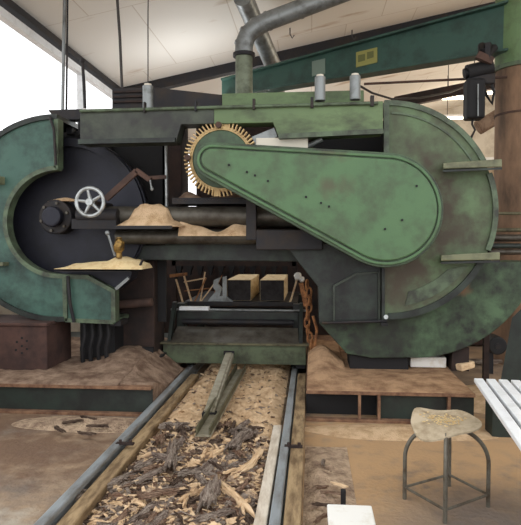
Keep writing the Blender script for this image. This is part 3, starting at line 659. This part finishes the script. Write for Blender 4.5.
for xr in (XRL, XRR):
    for yy in (YC+.2, YC+1.6):
        part(MB().cyl((xr-.045, yy, .205), (xr+.045, yy, .205), .082, 24), 'wheel', 'dark_steel', car, smooth=True)
        part(MB().cyl((xr-.1, yy, .205), (xr+.1, yy, .205), .02, 10), 'axle', 'roller', car)
for py, r, Y, mt in ((322, .035, YC+.38, 'dark_steel'), (329, .022, YC+.33, 'roller'), (315, .03, YC+.5, 'black_steel')):
    part(MB().cyl((x0+.15, Y, P(235, py, Y).z), (x1-.15, Y, P(235, py, Y).z), r, 16), 'roller', mt, car, smooth=True)
zr = P(235, 309.5, YC+.45).z
part(MB().box((x0+.08, YC+.42, P(235, 321, YC+.42).z), (x1-.1, YC+.9, P(235, 312, YC+.42).z)), 'cross_beam', 'grimy_green', car)
part(MB().cyl((x0+.0, YC+.4, zr), (x1-.0, YC+.4, zr), .014, 10), 'cross_rod', 'galv', car, smooth=True)
part(MB().box((P(172, 0, YC).x, YC+.28, zr+.005), (P(203, 0, YC).x, YC+.38, zr+.045)), 'white_scale_plate', 'white_metal', car)['label'] = 'white flat plate'
bz = P(235, 301, YC+.8).z
part(MB().box((x0+.1, YC+.7, bz-.05), (x1-.12, YC+2.2, bz)), 'log_bed', 'dark_steel', car)
for xx in (x0+.06, x1-.16):
    for yy in (YC+.45, YC+1.75): part(MB().box((xx, yy, z0+.05), (xx+.1, yy+.15, bz)), 'riser', 'grimy_green', car)
# two squared timbers
for (a, b2, lb) in ((227, 258, 'left of the two squared timbers lying end-on on the carriage'), (260, 289, 'right of the two squared timbers lying end-on on the carriage')):
    Y = YC+.85; pa, pb = P(a, 300, Y), P(b2-10, 277, Y)
    t = thing('squared_timber', ((pa.x+pb.x)/2, Y+.8, bz), lb, 'timber')
    wx = .31
    MB().box((pa.x, Y, bz), (pa.x+wx, Y+1.2, bz+.27)).build('beam', 'cant_side', t, bevel=.006)
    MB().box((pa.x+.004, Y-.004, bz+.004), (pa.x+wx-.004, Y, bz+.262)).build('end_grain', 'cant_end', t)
# rusty chain and pieces right of the carriage
ch = thing('rusty_chain', (P(309, 0, 6.5).x, 6.45, .14), 'rusty orange chain and strap hanging at the right end of the carriage', 'chain')
for i in range(9):
    c = P(307+math.sin(i*.9)*2+i*.4, 285+i*7.5, 6.45); rr = .042
    MB().tube([(c.x+(.026 if i % 2 else .012)*math.cos(2*PI*k/14), c.y+(.01 if i % 2 else .026)*math.cos(2*PI*k/14), c.z+rr*1.35*math.sin(2*PI*k/14)) for k in range(14)], .012, 6, closed=True).build('link', 'rust_orange', ch, smooth=True)
MB().bar(P(301, 283, 6.5), P(306, 306, 6.5), .03, .05).build('strap', 'rust_orange', ch)
MB().tube([P(313, 316, 6.4), P(317, 330, 6.4), P(315, 345, 6.4), P(311, 356, 6.4)], .016, 8).build('hook', 'rust_orange', ch, smooth=True)
# wood scraps on the carriage
scr = [((170, 276), (187, 274), .05), ((176, 279), (183, 303), .025), ((184, 276), (192, 303), .025), ((194, 303), (206, 278), .02), ((200, 303), (214, 284), .018), ((205, 272), (200, 303), .02), ((184, 291), (212, 288), .014), ((298, 276), (290, 303), .03), ((184, 282), (206, 278), .02), ((210, 303), (222, 275), .012)]
for i, (a, b2, w_) in enumerate(scr):
    Y = 7.33+.006*i; o = MB().bar(P(*a, Y), P(*b2, Y), w_, w_*.8).build('wood_scrap', 'pale_wood' if i % 3 else 'rust_orange')
    tag(o, 'thin broken piece of wood among the scraps on the back of the carriage', 'wood scrap', 'wood scraps on the carriage')
a = P(298, 276, 7.36); tag(MB().ball(a, .05, (1, .7, 1), .5).ball(a+Vector((.05, 0, -.04)), .035, (1, 1, 1), .5).build('splintered_knot', 'white_plastic', smooth=True), 'whitish splintered lump above the rusty chain', 'wood scrap')
a = P(213, 304, 7.36)
t = thing('setting_gauge', (a.x, 7.36, bz), 'grey metal scroll-shaped gauge standing left of the squared timbers', 'gauge')
MB().prism(XZ([(206, 304), (236, 304), (228, 297), (220, 296), (222, 288), (218, 284), (221, 277), (214, 280), (213, 287), (216, 291), (210, 298)], 7.36), 7.34, 7.4).build('bracket', 'galv', t)
MB().prism(XZ([(223, 302), (227, 302), (227, 276), (223, 277)], 7.36), 7.32, 7.34).build('upright', 'galv', t)
# comb beam & dark cross member behind
cb = thing('toothed_beam', (P(235, 0, 9.0).x, 9.0, .3), 'dark brown toothed beam hanging behind the timbers under the saw', 'beam')
zc0, zc1 = P(235, 266, 9.0).z, P(235, 257, 9.0).z
xa, xb = P(172, 265, 9.0).x, P(296, 265, 9.0).x
MB().box((xa, 9.0, zc0), (xb, 9.15, zc1)).build('beam', 'rust_dark', cb)
for k in range(11):
    x = xa+.12+k*(xb-xa-.2)/10.5; MB().hexa([(x-.06, 9.0, zc0), (x+.04, 9.0, zc0), (x+.0, 9.0, zc0-.15), (x-.03, 9.0, zc0-.15), (x-.06, 9.1, zc0), (x+.04, 9.1, zc0), (x+.0, 9.1, zc0-.15), (x-.03, 9.1, zc0-.15)]).build('tooth', 'black_steel', cb)
for x in (xa-.02, xb-.06): MB().box((x, 9.0, .0), (x+.08, 9.15, zc1)).build('post', 'rust_dark', cb)
# dark sheet added behind the carriage to block the bright background
tag(MB().box((-2.9, 9.5, 0), (.9, 9.6, 1.95)).build('dark_sheet', 'rust_dark', bevel=.01), 'dark brown sheet added behind the carriage to block the bright background', 'screen')

# drag bar
t = thing('drag_bar', (P(218, 385, 5.7).x, 5.7, .1), 'long grey olive bar sloping from the carriage down to the litter', 'bar')
A = P(229, 353, YC-.05); B = G(208, 412, .15)
MB().bar(A, B, .07, .03).bar(A+Vector((.045, 0, -.03)), B+Vector((.045, 0, -.03)), .02, .07).build('bar', 'bar_grey', t, bevel=.004)
MB().box(B+Vector((-.05, -.03, -.1)), B+Vector((.07, .05, .0))).build('end_block', 'black_steel', t, bevel=.006)
MB().cyl(A+Vector((-.06, 0, 0)), A+Vector((.06, 0, 0)), .025, 12).build('hinge_pin', 'dark_steel', t)
t = thing('steel_channel', (G(218, 405, .08).x, 5.3, .05), 'greenish steel channel lying in the litter under the drag bar', 'channel')
A, B = G(241, 370, .13), G(203, 436, .13)
d = (B-A).normalized(); u = Vector((-d.y, d.x, 0))*.05
MB().bar(A, B, .12, .015).build('base', 'bar_grey', t)
for s in (-1, 1): MB().bar(A+u*s+Vector((0, 0, .03)), B+u*s+Vector((0, 0, .03)), .012, .07).build('flange', 'olive', t)

# ================================================================== LEFT: brown chest
xr_ = P(47, 350, 5.6).x
t = thing('brown_chest', (xr_-.6, 5.8, ZP), 'rusty brown steel chest with a ring of small holes under the left housing', 'chest')
MB().box((xr_-1.02, 5.6, ZP), (xr_, 6.2, P(40, 326, 5.6).z)).build('body', 'pink_brown', t, bevel=.012)
MB().box((xr_-1.03, 5.58, P(40, 326, 5.6).z), (xr_+.01, 6.22, P(40, 323, 5.6).z)).build('lid', 'pink_brown', t, bevel=.006)
for dx, dy in ((0, 0), (-5, -4), (5, -5), (-6, 4), (5, 3), (0, -8), (0, 7)):
    c = P(22+dx, 346+dy, 5.6); MB().cyl(c+Vector((0, -.004, 0)), c+Vector((0, .01, 0)), .012, 10).build('vent_hole', 'black_steel', t)
# ================================================================== OVERHEAD
# duct
t = thing('dust_duct', P(244, 96, 7.4), 'grey sheet metal dust duct rising from the saw with a segmented elbow', 'duct')
Y = 7.4; r = S(9, Y)
MB().cyl(P(244, 97, Y)-Vector((0, 0, .9)), P(244, 55, Y), r*.95, 28).build('lower_pipe', 'duct_low', t, smooth=True)
MB().cyl(P(244, 57, Y), P(244, 53.5, Y), r*1.22, 28).build('collar', 'dark_steel', t, smooth=True)
path = [P(244, 54, Y), P(244, 44, Y), P(248, 34, Y), P(256, 27, Y), P(268, 21, Y), P(300, 9, Y), P(345, -8, Y), P(375, -19, Y)]
MB().tube(path, r, 28).build('elbow_pipe', 'galv', t, smooth=True)
for i in (1, 2, 3, 4, 5):
    d = (path[i+1]-path[i-1]).normalized()*.018; MB().cyl(path[i]-d, path[i]+d, r*1.06, 28).build('seam_band', 'galv', t, smooth=True)
Y = 9.9; t = thing('dust_pipe', P(277, 74, Y), 'second grey dust pipe slanting up behind the duct elbow', 'duct')
MB().cyl(P(276, 72, Y), P(243, -3, 8.0), .135, 24).build('pipe', 'galv', t, smooth=True)
MB().cyl(P(276, 71, Y+.0), P(276, 71, Y)+Vector((.15, .5, -4)), .135, 24).build('drop_pipe', 'galv', t, smooth=True)
# pipes and cables at upper left
Y = 6.9
def cap_z(p): return Vector((p.x, p.y, min(p.z, cz(p.x)-.004)))
a = P(62, 112, Y); b2 = cap_z(P(65, -8, Y))
t = thing('water_pipe', a, 'pair of slim pale pipes rising in front of the bright window', 'pipe')
MB().cyl(a-Vector((0, 0, .2)), Vector((P(65, 0, Y).x, Y, cz(a.x)-.0)), .02, 10).build('pipe', 'galv', t, smooth=True)
MB().cyl(a+Vector((.05, 0, -.2)), Vector((a.x+.09, Y, cz(a.x))), .012, 10).build('pipe', 'dark_steel', t, smooth=True)
a = P(85, 108, 6.3); tag(MB().tube([a, P(84, 85, 6.3), P(82.5, 62, 6.3)], .018, 8).ball(P(82.5, 61, 6.3), .03).build('upright_rod', 'dark_steel', smooth=True), 'short dark rod with a knob standing on the left end of the saw beam', 'rod')
a = P(122, 86, 6.4); tag(MB().tube([a-Vector((0, 0, .02)), P(120, 40, 6.4), P(116.5, -12, 6.4), P(115, -30, 6.4)+Vector((0, 0, .1))], .016, 8).build('hanging_cable', 'cable', smooth=True), 'dark cable hanging from the roof to the left motor box', 'cable')
a = P(148, 84, 5.85); tag(MB().tube([a-Vector((0, 0, .0)), P(148, 14, 5.9), P(149, -60, 5.9)], .006, 6).build('thin_wire', 'cable', smooth=True), 'thin wire running up from the leftmost grease cup', 'wire')
# roof hooks
for i, (px, py) in enumerate([(352, 30), (290, 28)]):
    d = ray(px, py); tt = (cz(0)-H)/(d.z-SL*d.x) if True else 0
    p = Vector((0, 0, H))+d*tt
    o = MB().tube([p+Vector((0, 0, .01)), p-Vector((0, 0, .1)), p+Vector((.04, 0, -.17)), p+Vector((.07, .0, -.12))], .01, 6).build('roof_hook', 'cable', smooth=True)
    tag(o, 'small dark hook hanging from the pale sloping roof lining', 'hook', 'hooks under the roof lining')
# jib crane
cx_ = P(523, 100, 7.9).x
t = thing('jib_crane', (cx_, 7.9, 0), 'green topped brown pillar crane with a long tapered green jib', 'crane')
rr = S(25, 7.9)
MB().cyl((cx_, 7.9, 0), (cx_, 7.9, P(505, 64, 7.6).z), rr, 40).build('pillar', 'column_brown', t, smooth=True)
MB().cyl((cx_, 7.9, P(505, 64, 7.6).z), (cx_, 7.9, P(505, -40, 7.6).z), rr*1.04, 40).build('pillar_head', 'column_green', t, smooth=True)
MB().cyl((cx_, 7.9, P(505, 65, 7.6).z), (cx_, 7.9, P(505, 61, 7.6).z), rr*1.1, 40).build('collar', 'bead_green', t, smooth=True)
MB().cyl((cx_, 7.9, P(505, 112, 7.6).z), (cx_, 7.9, P(505, 110, 7.6).z), rr*1.03, 40).build('pillar_band', 'rust_brown', t, smooth=True)
YR, YQ = 7.75, 9.7
At, Ab, Bt, Bb = P(505, 6, YR), P(505, 51, YR), P(222, 82, YQ), P(222, 97, YQ)
def slab(p, q, r_, s_, w):
    v = Vector((.0, w/2, 0)); return [p-v, q-v, r_-v, s_-v, p+v, q+v, r_+v, s_+v]
MB().hexa(slab(At, Bt, Bb, Ab, .05)).build('jib_web', 'jib_green', t)
dz = Vector((0, 0, .03))
MB().hexa(slab(At+dz, Bt+dz, Bt, At, .26)).build('top_flange', 'jib_green', t, bevel=.004)
MB().hexa(slab(Ab, Bb, Bb-dz, Ab-dz, .26)).build('bottom_flange', 'jib_green', t, bevel=.004)
def onweb(px, py): # point on the jib's web plane
    q0, q1 = Ab, Bb; n_ = (Bb-Ab).cross(Vector((0, 0, 1))).normalized(); d = ray(px, py); o0 = Vector((0, 0, H)); return o0+d*((q0-o0).dot(n_)/d.dot(n_))
def plate(name, q, m, parent, off): 
    n_ = (Bb-Ab).cross(Vector((0, 0, 1))).normalized(); n_ = n_ if n_.y < 0 else -n_
    ps = [onweb(*p) for p in q]; return MB().hexa([p+n_*(.028+off) for p in ps]+[p+n_*.02 for p in ps]).build(name, m, parent)
plate('white_plate', [(313, 62), (326, 59), (326, 74), (313, 77)], 'sign_grey', t, .008)['label'] = 'small pale plate'
yp = plate('yellow_plate', [(357, 53), (378, 48), (378, 63), (357, 68)], 'yellow_sign', t, .008); yp['label'] = 'yellow plate'
plate('mark', [(368, 53), (374.5, 51.5), (374.5, 58), (368, 60)], 'yellow_mark', yp, .011)
plate('mark', [(359, 56), (366, 54.5), (366, 61), (359, 63)], 'yellow_mark', yp, .011)
# chain hoist
Y = 7.5; hp = P(478, 60, Y)
t = thing('chain_hoist', P(480, 120, Y), 'dark electric chain hoist hanging from the jib beside the pillar', 'hoist')
MB().tube([P(482, 46, Y), P(482, 52, Y-.1), P(488, 54, Y-.1), P(494, 48, Y)], .05, 12).build('trolley', 'dark_steel', t, smooth=True)
MB().bar(P(489, 44, Y-.03), P(489, 62, Y), .06, .3).build('hanger', 'dark_steel', t)
MB().cyl(P(467, 73, Y), P(492, 67, Y), S(7.5, Y), 20).cyl(P(464, 74, Y), P(468, 73, Y), S(5, Y), 16).build('motor', 'black_steel', t, smooth=True)
MB().bar(P(477, 55, Y-.1), P(492, 62, Y-.1), .1, .08).build('motor_cover', 'rust_brown', t)
MB().box(P(467, 118, Y-.1), P(481, 82, Y+.12)).build('hoist_body', 'black_steel', t, bevel=.03)
MB().box(P(470, 84, Y-.05), P(492, 76, Y+.1)).build('frame', 'dark_steel', t, bevel=.02)
MB().tube([P(483, 84, Y), P(487, 96, Y), P(492, 104, Y), P(494, 92, Y), P(491, 82, Y)], .018, 8).build('cable_loop', 'rubber', t, smooth=True)
MB().tube([P(478, 84, Y-.12), P(478, 116, Y-.12)], .01, 6).build('lift_chain', 'galv', t)
MB().tube([P(473, 117, Y), P(472, 124, Y), P(475, 130, Y), P(472, 136, Y), P(470, 140, Y)], .014, 8).build('hook_chain', 'dark_steel', t, smooth=True)
# rods and sagging cable between
tag(MB().cyl(P(364, 84, 7.65), P(507, 77, 7.65), .016, 8).build('tie_rod', 'rust_brown', smooth=True), 'slim rusty rod running level to the crane pillar', 'rod')
tag(MB().tube([P(360, 86, 7.0), P(372, 93, 7.2), P(392, 99, 7.6), P(420, 98, 8.3), P(450, 92, 9.2), P(472, 84, 9.9)], .014, 8).build('sagging_cable', 'cable', smooth=True), 'dark cable sagging from the saw top behind the hoist', 'cable')
tag(MB().bar(P(395, 103, 12), P(500, 82, 12), .16, .22).build('roof_girder', 'rust_dark'), 'dark brown girder far behind the right housing', 'girder')
# lamps far back
def lampz(px, py): 
    d = ray(px, py); tt = (cz(0)-.05-H)/(d.z-SL*d.x); return Vector((0, 0, H))+d*tt
for i, (px, py, Y, lb) in enumerate(((461, 98, 12, 'ceiling tube lamp glowing just left of the hoist'), (492, 93, 13.5, 'ceiling tube lamp glowing between hoist and pillar'), (457, 118, 16, 'ceiling tube lamp glowing above the right housing rim'))):
    p = P(px, py, Y); t = thing('tube_lamp', p, lb, 'lamp')
    MB().box(p+Vector((-.4, -.06, .03)), p+Vector((.4, .06, .08))).build('fitting', 'white_metal', t)
    MB().cyl(p+Vector((-.36, 0, 0)), p+Vector((.36, 0, 0)), .03, 12).build('tube', 'lamp', t)
    MB().cyl(p+Vector((-.25, 0, .08)), Vector((p.x-.25, p.y, cz(p.x-.25))), .008, 6).build('hanger', 'cable', t)
    MB().cyl(p+Vector((.25, 0, .08)), Vector((p.x+.25, p.y, cz(p.x+.25))), .008, 6).build('hanger', 'cable', t)
# big pipes right of the hoist, low wall behind right side
tag(MB().tube([P(478, 128, 11), P(500, 115, 11), P(516, 108, 11), P(518, 130, 11), P(518, 150, 11)*1+Vector((0, 0, -3.26))], .13, 16).build('air_duct', 'sawdust_dusty', smooth=True), 'beige duct end showing between the hoist and the pillar', 'duct')
t = thing('pipe_rack', (P(515, 0, 6.8).x, 6.9, 0), 'rack of level pipes and rails at the right of the saw before the brown pillar', 'rack')
for y, r_, mt in ((213.5, .018, 'olive'), (230, .022, 'olive'), (238, .04, 'roller'), (246, .03, 'grimy_green'), (252, .03, 'roller')):
    MB().cyl(P(490, y, 6.7), P(560, y, 6.7), r_, 12).build('pipe', mt, t, smooth=True)
for px in (556, 492): MB().bar((P(px, 0, 6.75).x, 6.78, 0), (P(px, 0, 6.75).x, 6.78, P(500, 212, 6.7).z), .06, .06).build('upright', 'rust_dark', t)
t = thing('wooden_crate', (P(484, 0, 9).x, 9.2, 0), 'wooden crate stack glimpsed behind the right housing below the hoist', 'crate')
for k in range(8): MB().box((P(462, 0, 9).x, 9.0, .02+k*.345), (P(512, 0, 9).x, 9.6, .02+k*.345+.33)).build('board_box', 'pale_wood' if k % 2 else 'pink_brown', t, bevel=.01)
# items below the right housing
p = G(412, 369, ZP+.03)
tag(MB().box((P(414, 0, 6.12).x, 6.12, ZP+.015), (P(451, 0, 6.12).x, 6.42, P(430, 359.5, 6.0).z)).build('white_box', 'white_plastic', bevel=.01), 'white box standing in the gap under the right housing', 'box')
t = thing('rubber_roller', P(499, 346, 6.9), 'round black rubber wheel seen under the edge of the right housing', 'wheel')
c = P(498, 346, 6.9); zc = c.z
MB().cyl(c, c+Vector((0, .25, 0)), S(9, 6.9), 28).build('tyre', 'rubber', t, bevel=.015)
MB().cyl(c-Vector((0, .01, 0)), c, S(3, 6.9), 16).build('hub', 'dark_steel', t)
MB().box((c.x-.03, c.y+.26, 0), (c.x+.03, c.y+.3, c.z+.05)).build('stand', 'dark_steel', t)
MB().cyl(c, c+Vector((0, .3, 0)), .02, 10).build('axle', 'dark_steel', t)
o = shard(.5, .12, .03, .05, 91).build('bark_slab', 'bark_grey', origin=(0, 0, 0)); g = G(485, 362, .04); place(o, g.x+.0, g.y, .04, -.1); tag(o, 'grey slab of wood on the floor behind the right end of the foundation', 'wood scrap')
g = G(465, 371, ZP); tag(MB().box((g.x-.09, g.y-.05, ZP+.02), (g.x+.09, g.y+.05, ZP+.09), .5, 0, -.15).build('wood_block', 'pale_wood', bevel=.015), 'small pale wood block at the right end of the sawdust platform', 'wood scrap')
heap('sawdust_heap', 2.2, 6.0, .9, .7, .12, 0, 'sawdust heap on the floor right of the foundation beam', 'sawdust', 12)
t = thing('steel_trestle', (P(518, 370, 4.9).x, 4.9, 0), 'dark green steel trestle leg at the right edge behind the slatted table', 'trestle')
MB().hexa([P(512, 318, 4.9), P(530, 300, 4.9), P(521, 400, 4.9), P(497, 400, 4.9), P(512, 318, 5.0), P(530, 300, 5.0), P(521, 400, 5.0), P(497, 400, 5.0)]).build('leg', 'plinth_green', t)
MB().box((P(497, 0, 4.9).x, 4.85, 0), (P(530, 0, 4.9).x, 5.05, P(500, 399, 4.9).z)).build('foot', 'plinth_green', t)

# ================================================================== STOOL
cxs, cys = .83, 3.53
st = thing('work_stool', (cxs, cys, 0), 'low metal stool with a dished dusty seat and bowed tubular legs', 'stool')
feet = {'front': G(445, 523), 'left': G(404.5, 499), 'right': G(488, 507), 'back': G(449, 486)}
cxs = sum(v.x for v in feet.values())/4; cys = sum(v.y for v in feet.values())/4
top = Vector((cxs-.015, cys-.03, .485))
for k, f in feet.items():
    d = Vector((f.x-top.x, f.y-top.y, 0)); pts = []
    if k in ('left', 'right', 'back'):
        for i in range(15):
            a = i/14*PI/2; pts.append(Vector((top.x, top.y, 0))+d*(.08+.92*math.sin(a))+Vector((0, 0, .26+.215*math.cos(a))))
    else:
        for i in range(15):
            a = i/14*PI/2; pts.append(Vector((top.x, top.y, 0))+d*(.35+.65*math.sin(a))+Vector((0, 0, .3+.18*math.cos(a))))
    pts.append(Vector((f.x, f.y, 0)))
    MB().tube(pts, .0125, 12).build('leg', 'stool_metal', st, smooth=True)
order = ['front', 'left', 'back', 'right']
for i in range(4):
    a, b2 = feet[order[i]], feet[order[(i+1) % 4]]; MB().cyl((a.x, a.y, .075), (b2.x, b2.y, .075), .008, 10).build('stretcher', 'stool_metal', st, smooth=True)
MB().cyl(top-Vector((0, 0, .03)), top+Vector((0, 0, .01)), .07, 20).build('hub_plate', 'stool_metal', st)
mb = MB(); bm = mb.bm; n, nr = 48, 10; up = []; dn = []
def seatz(u, v): # u right, v forward(-Y); dished pan with drooping left front edge
    r2 = u*u+v*v
    return .02*r2 - .085*max(0, -u*.8+v*.55-.3)**1.3 - .07*max(0, v-.45)**1.3 + .012*abs(u)**2 - .03*max(0, u-.7)
for j in range(1, nr+1):
    t_ = j/nr; ra, rb = [], []
    for k in range(n):
        a = 2*PI*k/n; e = 4.2; ca, sa = math.cos(a), math.sin(a); rr = 1/((abs(ca)**e+abs(sa)**e)**(1/e))
        u, v = ca*rr*t_, sa*rr*t_
        wx = .2*(1-.24*max(0, -v)); x = top.x+u*wx-.005; y = top.y+.02-v*(.175-.02*u); z = top.z+.012+seatz(u, v)
        ra.append(bm.verts.new((x, y, z+.006))); rb.append(bm.verts.new((x, y, z-.004)))
    up.append(ra); dn.append(rb)
ct, cb2 = bm.verts.new((top.x, top.y, top.z+.018)), bm.verts.new((top.x, top.y, top.z+.008))
for k in range(n): mb.face([ct, up[0][k], up[0][(k+1) % n]]); mb.face([cb2, dn[0][(k+1) % n], dn[0][k]])
for j in range(nr-1):
    for k in range(n): mb.face([up[j][k], up[j+1][k], up[j+1][(k+1) % n], up[j][(k+1) % n]]); mb.face([dn[j][(k+1) % n], dn[j+1][(k+1) % n], dn[j+1][k], dn[j][k]])
for k in range(n): mb.face([up[-1][k], dn[-1][k], dn[-1][(k+1) % n], up[-1][(k+1) % n]])
seat = mb.build('seat', 'stool_seat', st, smooth=True)
mb = MB()
for i in range(130):
    u, v = random.gauss(0, .33), random.gauss(-.1, .3)
    if abs(u) > .8 or abs(v) > .8: continue
    c = Vector((top.x+u*.19, top.y+.02-v*.17, top.z+.021+seatz(u, v))); mb.box(c-Vector((.005, .003, .002)), c+Vector((.006, .004, .002)), random.uniform(0, 3))
tag(mb.build('seat_sawdust', 'sawdust_pale'), 'crumbs of sawdust lying on the seat of the stool', 'sawdust', kind='stuff')

# ================================================================== SLATTED TABLE
c0 = G(474, 378, .78); c1 = G(521, 446, .78); dr = (c1-c0).normalized(); ang = math.atan2(dr.x, -dr.y)
t = thing('slatted_table', (c0.x, c0.y, 0), 'white slatted table top at the right edge in front of the stool', 'table')
t.rotation_euler = (0, 0, ang)
bpy.context.view_layer.update()
Mt = Matrix.LocRotScale(t.location, t.rotation_euler, None)
def loc(x, y, z): return Mt@Vector((x, y, z))
for k in range(14):
    x = k*.0685; o = MB().box((x, -2.2, .755), (x+.051, 0, .78)); o.bm.transform(Mt); o.build('slat', 'white_metal', t, bevel=.004)
for y in (-.35, -1.1, -1.85): o = MB().box((.0+.3, y-.03, .72), (.93, y+.03, .755)); o.bm.transform(Mt); o.build('crossbar', 'dark_steel', t)
o = MB().box((.02, -2.1, .735), (.93, -.03, .752)); o.bm.transform(Mt); o.build('gap_backing', 'black_steel', t)  # black sheet added under the slats to make their gaps dark
for x in (.45, .88):
    for y in (-.35, -1.85): o = MB().box((x-.02, y-.02, 0), (x+.02, y+.02, .70)); o.bm.transform(Mt); o.build('leg', 'dark_steel', t)
# ================================================================== WHITE BOX, PEG, ROPE
g = G(327, 503.5, .3); g2 = G(371, 502, .3)
wx = g2.x-g.x
t = thing('white_bin', (g.x+wx/2, g.y-.15, 0), 'white plastic box with a closed lid at the bottom edge beside the right timber', 'box')
MB().box((g.x+.006, g.y-.36, 0), (g2.x-.006, g.y-.006, .275)).build('body', 'white_plastic', t, bevel=.02, seg=3)
MB().box((g.x, g.y-.37, .275), (g2.x, g.y, .3)).build('lid', 'white_plastic', t, bevel=.008, seg=3)
c = G(340, 503, .1); tag(MB().box((c.x-.012, 3.0, 0), (c.x+.014, 3.03, P(340, 491, 3.0).z)).build('dark_peg', 'black_steel', bevel=.003), 'short black peg standing behind the white plastic box', 'peg')
a = G(370, 505, .02); tag(MB().tube([(g2.x+.03, g.y+.12, .015), (g2.x+.05, g.y-.0, .016), (g2.x+.09, g.y-.15, .015), (g2.x+.1, g.y-.35, .015)], .012, 8).build('rope', 'rust_brown', smooth=True), 'brown rope on the floor curling past the white plastic box', 'rope')
g = G(417, 519); heap('bark_crumbs', .72, 3.0, .07, .05, .03, 0, 'little dark heap of bark crumbs on the floor near the front stool leg', 'bark_dark', 3)

# ================================================================== LIGHT
w = bpy.data.worlds.new('sky'); bpy.context.scene.world = w; w.use_nodes = True
bg = w.node_tree.nodes['Background']; bg.inputs[0].default_value = (.97, .985, 1.0, 1); bg.inputs[1].default_value = 2.0
def area(name, loc, size, e, col, rot=(0, 0, 0)):
    l = bpy.data.lights.new(name, 'AREA'); l.energy = e; l.size = size[0]; l.shape = 'RECTANGLE'; l.size_y = size[1]; l.color = col
    o = bpy.data.objects.new(name, l); C.objects.link(o); o.location = loc; o.rotation_euler = rot; return o
def fill_point(loc, e, col, rad=.25):  # unseen point lights without fittings, added to brighten the ceiling
    l = bpy.data.lights.new('ceiling_fill', 'POINT'); l.energy = e; l.color = col; l.shadow_soft_size = rad
    o = bpy.data.objects.new('ceiling_fill', l); C.objects.link(o); o.location = loc
WARM, COOL = (1, .84, .64), (.93, .97, 1)
for q in ((3.2, 12.5, 4.1), (6.0, 14.5, 4.4), (7.5, 10.0, 4.6), (4.5, 18, 4.3)): fill_point(q, 105, WARM)
for q in ((-1.9, 9.6, 3.5), (-1.0, 14.5, 3.7)): fill_point(q, 55, COOL)
sc = bpy.context.scene
sc.view_settings.view_transform = 'Standard'; sc.view_settings.look = 'None'; sc.view_settings.exposure = 0.0; sc.view_settings.gamma = 1
sc.view_settings.use_curve_mapping = False
for o in C.objects:
    if o.parent is None and 'category' in o and 'kind' not in o: o['kind'] = 'thing'
